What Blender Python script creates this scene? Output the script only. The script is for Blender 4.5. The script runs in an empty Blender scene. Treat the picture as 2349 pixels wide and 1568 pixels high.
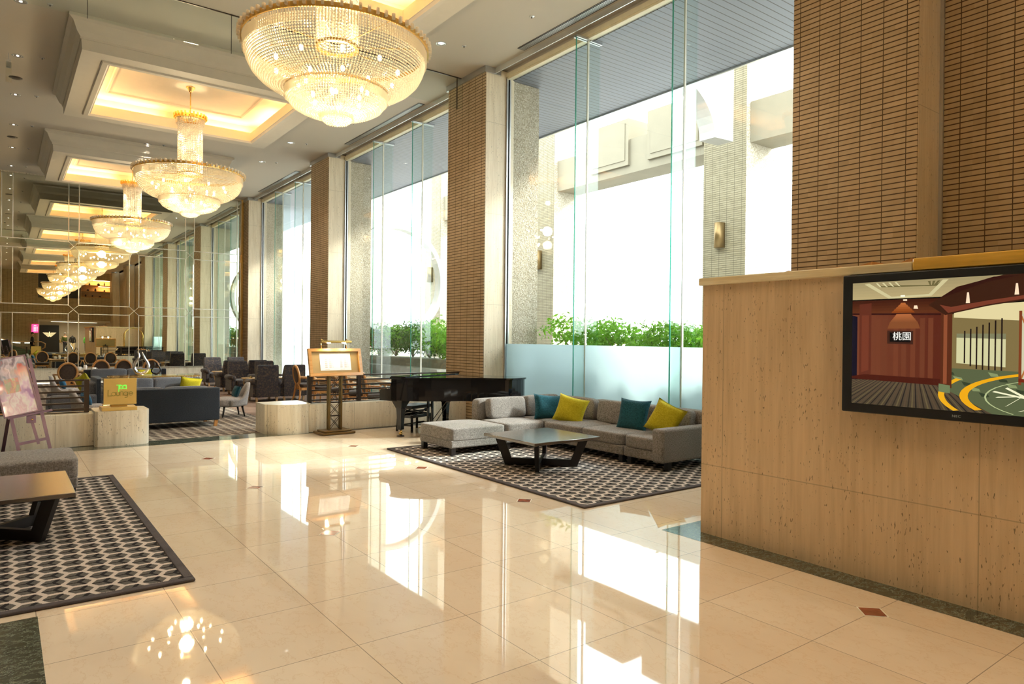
import bpy, bmesh, math, random
from mathutils import Vector, Matrix
# ------------------------------------------------------------------ camera, world, sun, exposure
SC = bpy.context.scene
COL = SC.collection
SC.unit_settings.scale_length = 1.15      # one unit is 1.15 m
R_ = math.radians
cam_d = bpy.data.cameras.new('camera'); cam_d.sensor_width = 36; cam_d.lens = 24.08
cam_d.clip_start = 0.05; cam_d.clip_end = 400
cam = bpy.data.objects.new('camera', cam_d); COL.objects.link(cam)
def cam_axes(yaw, pitch, roll):
    cy, sy = math.cos(yaw), math.sin(yaw)
    f = Vector((sy, cy, 0)); r = Vector((cy, -sy, 0)); u = Vector((0, 0, 1))
    f2 = f * math.cos(pitch) + u * math.sin(pitch); u2 = u * math.cos(pitch) - f * math.sin(pitch)
    return r * math.cos(roll) + u2 * math.sin(roll), u2 * math.cos(roll) - r * math.sin(roll), f2
_r, _u, _f = cam_axes(0.6404317, -0.00505, 0.0098516)
cam.matrix_world = Matrix(((_r.x, _u.x, -_f.x, 0), (_r.y, _u.y, -_f.y, 0), (_r.z, _u.z, -_f.z, 1.45), (0, 0, 0, 1)))
SC.camera = cam
W = bpy.data.worlds.new('world'); SC.world = W; W.use_nodes = True
_b = W.node_tree.nodes['Background']; _b.inputs[0].default_value = (0.93, 0.97, 1.0, 1); _b.inputs[1].default_value = 5.5
SC.view_settings.view_transform = 'Standard'; SC.view_settings.look = 'None'
SC.view_settings.exposure = 0.75; SC.view_settings.gamma = 1.0
SC.view_settings.use_curve_mapping = False
SC.cycles.max_bounces = 10; SC.cycles.diffuse_bounces = 4; SC.cycles.glossy_bounces = 5
SC.cycles.transparent_max_bounces = 40; SC.cycles.transmission_bounces = 8
SC.cycles.caustics_reflective = False; SC.cycles.caustics_refractive = False
SC.cycles.sample_clamp_indirect = 6.0; SC.cycles.use_denoising = True
def light(name, kind, loc, energy, color=(1, 1, 1), rot=(0, 0, 0), size=None, size_y=None, parent=None, **kw):
    d = bpy.data.lights.new(name, kind); d.energy = energy; d.color = color
    if kind == 'AREA':
        d.shape = 'RECTANGLE'; d.size = size; d.size_y = size_y or size
    elif kind == 'SUN': d.angle = size
    else: d.shadow_soft_size = size or 0.05
    for k, v in kw.items(): setattr(d, k, v)
    o = bpy.data.objects.new(name, d); COL.objects.link(o); o.location = loc; o.rotation_euler = rot; o.parent = parent
    return o
sun = light('sun', 'SUN', (30, -20, 30), 5.5, (1.0, 0.95, 0.86), size=R_(7))
sun.rotation_euler = Vector((-0.80, 0.52, -0.62)).to_track_quat('-Z', 'Y').to_euler()
RND = random.Random(7)
# ------------------------------------------------------------------ material helpers
def newmat(name):
    m = bpy.data.materials.new(name); m.use_nodes = True
    nt = m.node_tree; nt.nodes.clear()
    out = nt.nodes.new('ShaderNodeOutputMaterial')
    return m, nt, out
class NT:
    def __init__(s, nt): s.nt = nt; s.tc = None
    def n(s, t, **kw):
        x = s.nt.nodes.new('ShaderNode' + t)
        for k, v in kw.items(): setattr(x, k, v)
        return x
    def put(s, sock, v):
        if v is None: return
        if isinstance(v, bpy.types.NodeSocket): s.nt.links.new(v, sock)
        else:
            if hasattr(sock.default_value, '__len__') and not hasattr(v, '__len__'): v = (v,) * len(sock.default_value)
            if sock.type == 'RGBA' and len(v) == 3: v = tuple(v) + (1,)
            sock.default_value = v
    def m(s, op, a, b=None, c=None, clamp=False):
        x = s.n('Math', operation=op); x.use_clamp = clamp
        for i, v in enumerate((a, b, c)): s.put(x.inputs[i], v)
        return x.outputs[0]
    def obj(s):
        if not s.tc: s.tc = s.n('TexCoord')
        return s.tc.outputs['Object']
    def scl(s, v, sc, loc=(0, 0, 0)):
        x = s.n('Mapping'); s.put(x.inputs[0], v); x.inputs['Location'].default_value = loc; x.inputs['Scale'].default_value = sc
        return x.outputs[0]
    def sep(s, v): x = s.n('SeparateXYZ'); s.put(x.inputs[0], v); return x.outputs
    def comb(s, a, b, c=0.0):
        x = s.n('CombineXYZ')
        for i, v in enumerate((a, b, c)): s.put(x.inputs[i], v)
        return x.outputs[0]
    def noise(s, v, scale, detail=3, rough=.55, out=0):
        x = s.n('TexNoise'); s.put(x.inputs['Vector'], v); x.inputs['Scale'].default_value = scale
        x.inputs['Detail'].default_value = detail; x.inputs['Roughness'].default_value = rough
        return x.outputs[out]
    def ramp(s, f, stops, interp='LINEAR'):
        x = s.n('ValToRGB'); s.put(x.inputs[0], f); cr = x.color_ramp; cr.interpolation = interp
        while len(cr.elements) > 1: cr.elements.remove(cr.elements[-1])
        cr.elements[0].position = stops[0][0]; cr.elements[0].color = tuple(stops[0][1]) + (1,)
        for p, c in stops[1:]:
            e = cr.elements.new(p); e.color = tuple(c) + (1,)
        return x.outputs[0]
    def mix(s, f, a, b):
        x = s.n('Mix', data_type='RGBA'); s.put(x.inputs[0], f); s.put(x.inputs[6], a); s.put(x.inputs[7], b)
        return x.outputs[2]
    def mapr(s, v, a, b, c, d):
        x = s.n('MapRange'); s.put(x.inputs[0], v)
        for i, q in enumerate((a, b, c, d)): x.inputs[i + 1].default_value = q
        return x.outputs[0]
    def bump(s, h, st=.3, dist=.01):
        x = s.n('Bump'); x.inputs['Strength'].default_value = st; x.inputs['Distance'].default_value = dist
        s.put(x.inputs['Height'], h); return x.outputs[0]
    def bsdf(s, out, col, rough=.5, metal=0, spec=.5, bump=None, **kw):
        x = s.n('BsdfPrincipled'); s.put(x.inputs['Base Color'], col); s.put(x.inputs['Roughness'], rough)
        s.put(x.inputs['Metallic'], metal); s.put(x.inputs['Specular IOR Level'], spec); s.put(x.inputs['Normal'], bump)
        for k, v in kw.items(): s.put(x.inputs[k.replace('_', ' ')], v)
        if out: s.nt.links.new(x.outputs[0], out.inputs[0])
        return x.outputs[0]
def plain(name, col, rough=.5, metal=0, spec=.5, var=.06, nscale=8, bump=0.0, bscale=60, **kw):
    m, nt, out = newmat(name); N = NT(nt); o = N.obj()
    f = N.noise(o, nscale, 4)
    c1 = tuple(max(0, x * (1 - var)) for x in col); c2 = tuple(min(1, x * (1 + var)) for x in col)
    c = N.ramp(f, [(.3, c1), (.7, c2)])
    b = N.bump(N.noise(o, bscale, 3), bump, .01) if bump else None
    N.bsdf(out, c, rough, metal, spec, b, **kw)
    return m
def emit(name, col, st):
    m, nt, out = newmat(name); N = NT(nt)
    e = N.n('Emission'); e.inputs[0].default_value = tuple(col) + (1,); e.inputs[1].default_value = st
    nt.links.new(e.outputs[0], out.inputs[0]); return m
def fabric(name, c1, c2, scale=1.0, rough=.95, bump=.35):
    m, nt, out = newmat(name); N = NT(nt); o = N.obj()
    a = N.noise(N.scl(o, (260 * scale, 60 * scale, 60 * scale)), 1, 2); b = N.noise(N.scl(o, (60 * scale, 60 * scale, 260 * scale)), 1, 2)
    f = N.m('MULTIPLY', N.m('ADD', a, b), .5)
    big = N.noise(o, 2.5, 3)
    c = N.mix(N.mapr(f, .36, .64, 0, 1), c1, c2)
    c = N.mix(N.mapr(big, .3, .7, 0, .25), c, tuple(x * .8 for x in c1))
    N.bsdf(out, c, rough, 0, .2, N.bump(f, bump, .004), Sheen_Weight=.15)
    return m
def glassy(name, tint=(.93, .98, .96), refl=1.0, base=.03):
    m, nt, out = newmat(name); N = NT(nt)
    t = N.n('BsdfTransparent'); t.inputs[0].default_value = tuple(tint) + (1,)
    g = N.n('BsdfGlossy'); g.inputs['Roughness'].default_value = .0; g.inputs[0].default_value = (1, 1, 1, 1)
    fr = N.n('Fresnel'); ge = N.n('NewGeometry'); N.put(fr.inputs[0], N.mapr(ge.outputs['Backfacing'], 0, 1, 1.4, 1 / 1.4))
    f = N.m('MULTIPLY', fr.outputs[0], refl)
    mx = N.n('MixShader'); N.put(mx.inputs[0], f); nt.links.new(t.outputs[0], mx.inputs[1]); nt.links.new(g.outputs[0], mx.inputs[2])
    nt.links.new(mx.outputs[0], out.inputs[0]); return m
def travertine(name, lo, hi, rough=.4, axis=2, joints=None, pit=1.0):
    m, nt, out = newmat(name); N = NT(nt); o = N.obj()
    s = [26, 26, 26]; s[axis] = 1.6
    streak = N.noise(N.scl(o, s), 1, 5, .6)
    s2 = [4, 4, 4]; s2[axis] = .7
    cloud = N.noise(N.scl(o, s2), 1, 3)
    c = N.mix(N.mapr(streak, .32, .68, 0, 1), lo, hi)
    c = N.mix(N.mapr(cloud, .35, .7, 0, .55), c, tuple(min(1, x * 1.1) for x in hi))
    s3 = [95, 95, 95]; s3[axis] = 26
    pits = N.noise(N.scl(o, s3), 1, 2, .5)
    s4 = [9, 9, 9]; s4[axis] = 2.2
    zone = N.mapr(N.noise(N.scl(o, s4), 1, 2), .42, .62, 0, .075)
    pm = N.m('GREATER_THAN', N.m('ADD', pits, zone), .712)
    c = N.mix(N.m('MULTIPLY', pm, .72 * pit), c, tuple(x * .28 for x in lo))
    h = N.m('SUBTRACT', streak, pm)
    if joints:
        x, y, z = N.sep(o)[:3]
        for (ax, per, off) in joints:
            q = (x, y, z)[ax]
            t = N.m('ABSOLUTE', N.m('SUBTRACT', N.m('FRACT', N.m('DIVIDE', N.m('ADD', q, off), per)), .5))
            ln = N.m('LESS_THAN', t, .0035 / per)
            c = N.mix(N.m('MULTIPLY', ln, .45), c, tuple(v * .45 for v in lo))
    N.bsdf(out, c, rough, 0, .4, N.bump(h, .15, .004)); return m
def tilecladding(name, lo, hi, groove, py=.207, pz=.05, ph=(0, 0), rough=.6, axis=1):
    m, nt, out = newmat(name); N = NT(nt); o = N.obj()
    xyz = N.sep(o); y, z = xyz[axis], xyz[2]
    fy = N.m('FRACT', N.m('DIVIDE', N.m('ADD', y, ph[0] + 50 * py), py)); fz = N.m('FRACT', N.m('DIVIDE', N.m('ADD', z, ph[1] + 5 * pz), pz))
    iy = N.m('FLOOR', N.m('DIVIDE', N.m('ADD', y, ph[0] + 50 * py), py)); iz = N.m('FLOOR', N.m('DIVIDE', N.m('ADD', z, ph[1] + 5 * pz), pz))
    gy = N.m('LESS_THAN', N.m('ABSOLUTE', N.m('SUBTRACT', fy, .5)), .018)
    gz = N.m('LESS_THAN', fz, .20)
    g = N.m('MAXIMUM', gy, gz)
    wn = N.n('TexWhiteNoise'); N.put(wn.inputs[0], N.comb(iy, iz, 0.0))
    c = N.mix(wn.outputs[0], lo, hi)
    big = N.noise(N.scl(o, (1, 6, 30)), 1, 3)
    c = N.mix(N.mapr(big, .3, .7, 0, .35), c, tuple(v * .8 for v in lo))
    c = N.mix(g, c, groove)
    prof = N.m('MULTIPLY', N.m('SUBTRACT', 1.0, g), N.mapr(fz, .2, 1, .6, 1))
    N.bsdf(out, c, rough, 0, .3, N.bump(prof, .9, .012)); return m
# ------------------------------------------------------------------ mesh builder
class MB:
    def __init__(s): s.v = []; s.f = []; s.mi = []; s.sm = []; s.cols = None
    def add(s, vs, fs, mi=0, sm=False, M=None):
        b = len(s.v)
        s.v += [tuple(M @ Vector(v)) if M else tuple(v) for v in vs]
        for f in fs: s.f.append(tuple(b + i for i in f)); s.mi.append(mi); s.sm.append(sm)
        return s
    def box(s, x0, x1, y0, y1, z0, z1, mi=0, M=None):
        vs = [(x, y, z) for z in (z0, z1) for y in (y0, y1) for x in (x0, x1)]
        return s.add(vs, [(0, 2, 3, 1), (4, 5, 7, 6), (0, 1, 5, 4), (2, 6, 7, 3), (0, 4, 6, 2), (1, 3, 7, 5)], mi, False, M)
    def rbox(s, x0, x1, y0, y1, z0, z1, r=.02, seg=3, mi=0, M=None):
        bm = bmesh.new(); bmesh.ops.create_cube(bm, size=1)
        for v in bm.verts: v.co = Vector(((x0 + x1) / 2 + v.co.x * (x1 - x0), (y0 + y1) / 2 + v.co.y * (y1 - y0), (z0 + z1) / 2 + v.co.z * (z1 - z0)))
        bmesh.ops.bevel(bm, geom=bm.edges[:], offset=min(r, .49 * min(x1 - x0, y1 - y0, z1 - z0)), segments=seg, profile=.5, affect='EDGES')
        bm.verts.index_update()
        b = len(s.sm); s.add([v.co[:] for v in bm.verts], [[v.index for v in f.verts] for f in bm.faces], mi, True, M)
        for i, f in enumerate(bm.faces):
            if max(abs(t) for t in f.normal) > .999: s.sm[b + i] = False
        bm.free(); return s
    def soft(s, c, sz, p=6, n=8, mi=0, M=None, crown=0.0):
        # rounded, slightly crowned cushion
        vs = []; fs = []; idx = {}
        def vert(q):
            k = tuple(round(t, 4) for t in q)
            if k in idx: return idx[k]
            q = [math.copysign(abs(t) ** .8, t) for t in q]
            L = sum(abs(t) ** p for t in q) ** (1 / p)
            x, y, z = (t / L for t in q)
            z2 = z * (1 + crown * (1 - x * x) * (1 - y * y))
            idx[k] = len(vs); vs.append((c[0] + x * sz[0] / 2, c[1] + y * sz[1] / 2, c[2] + z2 * sz[2] / 2)); return idx[k]
        for ax in range(3):
            for sg in (-1, 1):
                for i in range(n):
                    for j in range(n):
                        qs = []
                        for (a, b) in ((i, j), (i + 1, j), (i + 1, j + 1), (i, j + 1)):
                            q = [0, 0, 0]; q[ax] = sg; q[(ax + 1) % 3] = -1 + 2 * a / n; q[(ax + 2) % 3] = -1 + 2 * b / n
                            qs.append(vert(q))
                        fs.append(qs if sg > 0 else qs[::-1])
        return s.add(vs, fs, mi, True, M)
    def pillow(s, w, h, t, n=12, mi=0, M=None, M2=None, pinch=.1, seed=0):
        # scatter cushion in the local x-z plane, thickness along y
        rn = random.Random(seed); vs = []; fs = []
        wob = [rn.uniform(-1, 1) for _ in range(6)]
        for sd in (1, -1):
            for j in range(n + 1):
                for i in range(n + 1):
                    u = -1 + 2 * i / n; v = -1 + 2 * j / n
                    th = ((1 - u ** 4) * (1 - v ** 4)) ** .55
                    px = 1 - pinch * (1 - v * v) * abs(u) ** 3; pz = 1 - pinch * (1 - u * u) * abs(v) ** 3
                    wr = .06 * math.sin(4 * u + wob[0] * 3 + 2 * v) * math.sin(3 * v + wob[1] * 3)
                    vs.append((u * w / 2 * px, sd * th * (t / 2) * (1 + wr * 2) + .01 * wr, v * h / 2 * pz))
        N1 = (n + 1) ** 2
        for j in range(n):
            for i in range(n):
                a = j * (n + 1) + i; q = (a, a + 1, a + n + 2, a + n + 1)
                fs.append(q[::-1]); fs.append(tuple(N1 + k for k in q))
        # stitch rim
        rim = [i for i in range(n + 1)] + [(j + 1) * (n + 1) - 1 for j in range(1, n + 1)] + [n * (n + 1) + i for i in range(n - 1, -1, -1)] + [j * (n + 1) for j in range(n - 1, 0, -1)]
        for k in range(len(rim)):
            a, b = rim[k], rim[(k + 1) % len(rim)]; fs.append((a, b, N1 + b, N1 + a))
        return s.add(vs, fs, mi, True, M)
    def prism(s, pts, a0, a1, ax=2, mi=0, sm=False, M=None):
        # polygon extruded along axis ax; pts in the other two axes order (x,y),(y,z)->ax0,(x,z)->ax1
        n = len(pts)
        def mk(p, a):
            if ax == 2: return (p[0], p[1], a)
            if ax == 0: return (a, p[0], p[1])
            return (p[0], a, p[1])
        vs = [mk(p, a0) for p in pts] + [mk(p, a1) for p in pts]
        fl = (ax == 1)
        fs = [tuple(range(n - 1, -1, -1)), tuple(range(n, 2 * n))] + [(i, (i + 1) % n, n + (i + 1) % n, n + i) for i in range(n)]
        if fl: fs = [f[::-1] for f in fs]
        b = len(s.f); s.add(vs, fs, mi, False, M)
        if sm:
            for k in range(b + 2, len(s.f)): s.sm[k] = True
        return s
    def tube(s, pts, r, n=8, mi=0, M=None, caps=True, flat=1.0):
        P = [Vector(p) for p in pts]; rs = r if hasattr(r, '__len__') else [r] * len(P)
        vs = []; fs = []; up = Vector((0, 0, 1)); prev = None
        for i, p in enumerate(P):
            t = (P[min(i + 1, len(P) - 1)] - P[max(i - 1, 0)]).normalized()
            if prev is None:
                a = t.cross(up) if abs(t.z) < .95 else t.cross(Vector((1, 0, 0)))
            else: a = prev - t * prev.dot(t)
            a.normalize(); prev = a; b = t.cross(a)
            for k in range(n):
                an = 2 * math.pi * k / n; vs.append(tuple(p + (a * math.cos(an) + b * math.sin(an) * flat) * rs[i]))
        for i in range(len(P) - 1):
            for k in range(n):
                fs.append((i * n + k, i * n + (k + 1) % n, (i + 1) * n + (k + 1) % n, (i + 1) * n + k))
        if caps: fs.append(tuple(range(n - 1, -1, -1))); fs.append(tuple((len(P) - 1) * n + k for k in range(n)))
        return s.add(vs, fs, mi, True, M)
    def bar(s, p, q, w, h, mi=0, M=None, up=(0, 0, 1)):
        p = Vector(p); q = Vector(q); t = (q - p).normalized(); u = Vector(up)
        a = t.cross(u)
        if a.length < 1e-4: a = t.cross(Vector((1, 0, 0)))
        a.normalize(); b = a.cross(t)
        vs = []
        for c in (p, q):
            for (i, j) in ((-1, -1), (1, -1), (1, 1), (-1, 1)): vs.append(tuple(c + a * i * w / 2 + b * j * h / 2))
        return s.add(vs, [(0, 3, 2, 1), (4, 5, 6, 7), (0, 1, 5, 4), (1, 2, 6, 5), (2, 3, 7, 6), (3, 0, 4, 7)], mi, False, M)
    def lathe(s, prof, n=24, mi=0, M=None, c=(0, 0), sm=True, caps=False):
        vs = []; fs = []
        for (r, z) in prof:
            for k in range(n):
                a = 2 * math.pi * k / n; vs.append((c[0] + r * math.cos(a), c[1] + r * math.sin(a), z))
        for i in range(len(prof) - 1):
            for k in range(n):
                fs.append((i * n + k, i * n + (k + 1) % n, (i + 1) * n + (k + 1) % n, (i + 1) * n + k))
        if caps: fs.append(tuple(range(n - 1, -1, -1))); fs.append(tuple((len(prof) - 1) * n + k for k in range(n)))
        return s.add(vs, fs, mi, sm, M)
    def ell(s, c, r, n=12, m=8, mi=0, M=None):
        vs = []; fs = []
        for j in range(m + 1):
            th = math.pi * j / m
            for k in range(n):
                a = 2 * math.pi * k / n
                vs.append((c[0] + r[0] * math.sin(th) * math.cos(a), c[1] + r[1] * math.sin(th) * math.sin(a), c[2] - r[2] * math.cos(th)))
        for j in range(m):
            for k in range(n): fs.append((j * n + k, j * n + (k + 1) % n, (j + 1) * n + (k + 1) % n, (j + 1) * n + k))
        return s.add(vs, fs, mi, True, M)
    def build(s, name, mats, parent=None, loc=None, rot=None, fix=True):
        me = bpy.data.meshes.new(name); me.from_pydata(s.v, [], s.f)
        if not isinstance(mats, (list, tuple)): mats = [mats]
        for m in mats: me.materials.append(m)
        me.polygons.foreach_set('material_index', s.mi); me.polygons.foreach_set('use_smooth', s.sm)
        if s.cols:
            at = me.color_attributes.new('paint', 'FLOAT_COLOR', 'CORNER'); k = 0
            for p, c in zip(me.polygons, s.cols):
                for _ in p.loop_indices: at.data[k].color = tuple(c) + (1,); k += 1
        if fix:
            bm = bmesh.new(); bm.from_mesh(me); bmesh.ops.recalc_face_normals(bm, faces=bm.faces[:]); bm.to_mesh(me); bm.free()
        me.update()
        o = bpy.data.objects.new(name, me); COL.objects.link(o)
        if parent: o.parent = parent
        if loc: o.location = loc
        if rot: o.rotation_euler = rot
        return o
def tag(o, label=None, cat=None, group=None, kind=None):
    for k, v in (('label', label), ('category', cat), ('group', group), ('kind', kind)):
        if v: o[k] = v
    return o
def thing(name, label, cat, loc=(0, 0, 0), rz=0, group=None, kind=None):
    o = bpy.data.objects.new(name, None); COL.objects.link(o); o.location = loc; o.rotation_euler = (0, 0, rz)
    o.empty_display_size = .1
    return tag(o, label, cat, group, kind)
def dup(root, loc, rz=None, label=None, group=None):
    def cp(o, par):
        c = o.copy(); COL.objects.link(c); c.parent = par
        for ch in [x for x in bpy.data.objects if x.parent == o and x is not c]: cp(ch, c)
        return c
    r = cp(root, None); r.location = loc
    if rz is not None: r.rotation_euler = (0, 0, rz)
    if label: r['label'] = label
    if group: r['group'] = group
    return r
def RX(a): return Matrix.Rotation(a, 4, 'X')
def RY(a): return Matrix.Rotation(a, 4, 'Y')
def RZ(a): return Matrix.Rotation(a, 4, 'Z')
def T(x, y, z): return Matrix.Translation((x, y, z))
def text(name, s, size, mat, parent, M, ext=.002, align='CENTER', sp=1.0):
    c = bpy.data.curves.new(name, 'FONT'); c.body = s; c.size = size; c.extrude = ext; c.align_x = align; c.align_y = 'CENTER'; c.space_character = sp
    o = bpy.data.objects.new(name, c); COL.objects.link(o); bpy.context.view_layer.update()
    dg = bpy.context.evaluated_depsgraph_get(); me = bpy.data.meshes.new_from_object(o.evaluated_get(dg))
    bpy.data.objects.remove(o); bpy.data.curves.remove(c)
    me.transform(M); me.materials.clear(); me.materials.append(mat)
    t = bpy.data.objects.new(name, me); COL.objects.link(t); t.parent = parent
    return t
# ------------------------------------------------------------------ materials
M = {}
def floor_mat():
    m, nt, out = newmat('polished_limestone_tiles'); N = NT(nt); o = N.obj(); x, y, z = N.sep(o)[:3]
    u = N.m('DIVIDE', N.m('ADD', x, 100 * .6017 - 1.353), .6017); v = N.m('DIVIDE', N.m('ADD', y, 100 * .6125 - 4.229), .6125)
    fu = N.m('FRACT', u); fv = N.m('FRACT', v)
    d = N.m('MINIMUM', N.m('MINIMUM', fu, N.m('SUBTRACT', 1, fu)), N.m('MINIMUM', fv, N.m('SUBTRACT', 1, fv)))
    g = N.m('LESS_THAN', d, .0035)
    wn = N.n('TexWhiteNoise'); N.put(wn.inputs[0], N.comb(N.m('FLOOR', u), N.m('FLOOR', v), 0.0))
    c = N.mix(wn.outputs[0], (.80, .68, .52), (.87, .765, .61))
    cl = N.noise(N.scl(o, (2.5, 1.2, 1)), 1, 5, .6)
    c = N.mix(N.mapr(cl, .35, .7, 0, .4), c, (.70, .55, .39))
    vn = N.noise(N.scl(o, (7, 4, 1)), 1, 6, .65)
    c = N.mix(N.mapr(N.m('ABSOLUTE', N.m('SUBTRACT', vn, .5)), 0, .014, .3, 0), c, (.62, .40, .18))
    c = N.mix(N.m('MULTIPLY', g, .75), c, (.24, .2, .16))
    hb = N.n('TexWhiteNoise'); N.put(hb.inputs[0], N.comb(N.m('FLOOR', v), N.m('FLOOR', u), 3.0))
    big = N.noise(N.scl(o, (1.4, 1.4, 1)), 1, 1)
    h = N.m('ADD', N.m('MULTIPLY', big, .6), N.m('MULTIPLY', g, -.25))
    N.bsdf(out, c, N.mapr(cl, .3, .7, .018, .035), 0, .55, N.bump(h, .022, .02), Coat_Weight=.08, Coat_Roughness=.02); return m
def green_marble():
    m, nt, out = newmat('green_marble'); N = NT(nt); o = N.obj()
    w = N.noise(o, 3.5, 6, .7, out=1)
    vsum = N.n('VectorMath', operation='ADD'); N.put(vsum.inputs[0], N.scl(o, (3, 6, 3))); N.put(vsum.inputs[1], w)
    f = N.noise(vsum.outputs[0], 3.5, 8, .68)
    v1 = N.mapr(N.m('ABSOLUTE', N.m('SUBTRACT', f, .5)), 0, .018, 1, 0)
    c = N.ramp(N.noise(o, 7, 5), [(.3, (.028, .034, .022)), (.7, (.075, .085, .058))])
    c = N.mix(N.m('MULTIPLY', v1, .75), c, (.42, .47, .36))
    N.bsdf(out, c, .08, 0, .7); return m
def rug_mat(name, a=.139, cream=(.74, .66, .60), grey=(.15, .14, .128), dark=(.014, .013, .017), off=(0, 0), lw=.10):
    m, nt, out = newmat(name); N = NT(nt); o = N.obj(); x, y, z = N.sep(o)[:3]
    px = N.m('ADD', N.m('DIVIDE', y, a), 200 + off[0]); py = N.m('ADD', N.m('DIVIDE', x, a), 173.2050808 * 2 + off[1])
    S3 = 1.7320508
    ax = N.m('SUBTRACT', N.m('FRACT', px), .5); ay = N.m('SUBTRACT', N.m('MULTIPLY', N.m('FRACT', N.m('DIVIDE', py, S3)), S3), S3 / 2)
    px2 = N.m('SUBTRACT', px, .5); py2 = N.m('SUBTRACT', py, S3 / 2)
    bx = N.m('SUBTRACT', N.m('FRACT', px2), .5); by = N.m('SUBTRACT', N.m('MULTIPLY', N.m('FRACT', N.m('DIVIDE', py2, S3)), S3), S3 / 2)
    da = N.m('ADD', N.m('MULTIPLY', ax, ax), N.m('MULTIPLY', ay, ay)); db = N.m('ADD', N.m('MULTIPLY', bx, bx), N.m('MULTIPLY', by, by))
    s = N.m('LESS_THAN', da, db); ns = N.m('SUBTRACT', 1, s)
    gx = N.m('ADD', N.m('MULTIPLY', ax, s), N.m('MULTIPLY', bx, ns)); gy = N.m('ADD', N.m('MULTIPLY', ay, s), N.m('MULTIPLY', by, ns))
    agx = N.m('ABSOLUTE', gx); agy = N.m('ABSOLUTE', gy)
    hd = N.m('MAXIMUM', agx, N.m('ADD', N.m('MULTIPLY', agx, .5), N.m('MULTIPLY', agy, .8660254)))
    jit = N.m('MULTIPLY', N.m('SUBTRACT', N.noise(o, 160, 2), .5), .10)
    line = N.m('GREATER_THAN', N.m('ADD', hd, jit), .5 - lw)
    # dark three armed figure in the middle of each cell
    def arm(cx, cy, w):
        along = N.m('ADD', N.m('MULTIPLY', gx, cx), N.m('MULTIPLY', gy, cy)); perp = N.m('ABSOLUTE', N.m('SUBTRACT', N.m('MULTIPLY', gy, cx), N.m('MULTIPLY', gx, cy)))
        return N.m('MULTIPLY', N.m('GREATER_THAN', along, -.02), N.m('LESS_THAN', N.m('ADD', perp, jit), w))
    y_ = N.m('MAXIMUM', N.m('MAXIMUM', arm(0, -1, .05), arm(.8660254, .5, .085)), arm(-.8660254, .5, .06))
    lines = N.m('GREATER_THAN', N.m('SINE', N.m('MULTIPLY', x, 900)), .2)
    c = N.mix(N.m('MULTIPLY', lines, .35), grey, tuple(t * .5 for t in grey))
    c = N.mix(y_, c, dark); c = N.mix(line, c, cream)
    fz = N.noise(o, 420, 2); c = N.mix(N.mapr(fz, .3, .7, 0, .3), c, tuple(t * .5 for t in grey))
    N.bsdf(out, c, .95, 0, .1, N.bump(N.m('ADD', line, N.m('MULTIPLY', fz, .6)), .5, .006)); return m
def soffit_mat():
    m, nt, out = newmat('grey_slatted_soffit'); N = NT(nt); o = N.obj(); x, y, z = N.sep(o)[:3]
    f = N.m('FRACT', N.m('DIVIDE', N.m('ADD', y, 60.0), .118)); g = N.m('LESS_THAN', f, .13)
    c = N.mix(N.noise(o, .8, 3), (.165, .18, .225), (.22, .24, .29)); c = N.mix(g, c, (.05, .045, .05))
    N.bsdf(out, c, .45, 0, .4, N.bump(N.m('SUBTRACT', 1, g), .5, .01)); return m
def granite_mat():
    m, nt, out = newmat('pebbled_granite'); N = NT(nt); o = N.obj()
    vo = N.n('TexVoronoi'); vo.inputs['Scale'].default_value = 55; N.put(vo.inputs['Vector'], o)
    c = N.ramp(vo.outputs['Color'], [(0, (.26, .22, .15)), (.5, (.42, .37, .28)), (1, (.60, .56, .47))])
    z = N.sep(o)[2]; t = N.m('ABSOLUTE', N.m('SUBTRACT', N.m('FRACT', N.m('DIVIDE', N.m('ADD', z, .25), 1.1)), .5))
    c = N.mix(N.m('MULTIPLY', N.m('LESS_THAN', t, .004), .5), c, (.2, .17, .12))
    N.bsdf(out, c, .8, 0, .2, N.bump(vo.outputs['Distance'], .8, .01)); return m
def wood(name, lo, hi, rough=.35, axis=0, sc=1.0, coat=.2):
    m, nt, out = newmat(name); N = NT(nt); o = N.obj()
    s = [34 * sc] * 3; s[axis] = 2.5 * sc
    f = N.noise(N.scl(o, s), 1, 4, .6); g = N.noise(N.scl(o, [t * 3 for t in s]), 1, 2)
    c = N.ramp(f, [(.32, lo), (.68, hi)]); c = N.mix(N.mapr(g, .4, .7, 0, .3), c, tuple(t * .7 for t in lo))
    N.bsdf(out, c, rough, 0, .5, N.bump(f, .1 * (coat < .9), .004), Coat_Weight=coat, Coat_IOR=1.5 if coat < .9 else 1.9, Coat_Roughness=.12 if coat < .9 else .2); return m
def crystal_mat():
    m, nt, out = newmat('cut_crystal'); N = NT(nt)
    tl = N.n('BsdfTranslucent'); tl.inputs[0].default_value = (1, .94, .80, 1)
    df = N.n('BsdfDiffuse'); df.inputs[0].default_value = (1, .95, .82, 1)
    gl = N.n('BsdfGlossy'); gl.inputs[0].default_value = (1, .97, .9, 1); gl.inputs['Roughness'].default_value = .12
    tr = N.n('BsdfTransparent'); tr.inputs[0].default_value = (1, .97, .9, 1)
    def mx(f, a, b):
        x = N.n('MixShader'); x.inputs[0].default_value = f; nt.links.new(a, x.inputs[1]); nt.links.new(b, x.inputs[2]); return x.outputs[0]
    s = mx(.35, tl.outputs[0], df.outputs[0]); s = mx(.22, s, gl.outputs[0]); s = mx(.14, s, tr.outputs[0])
    nt.links.new(s, out.inputs[0]); return m
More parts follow.
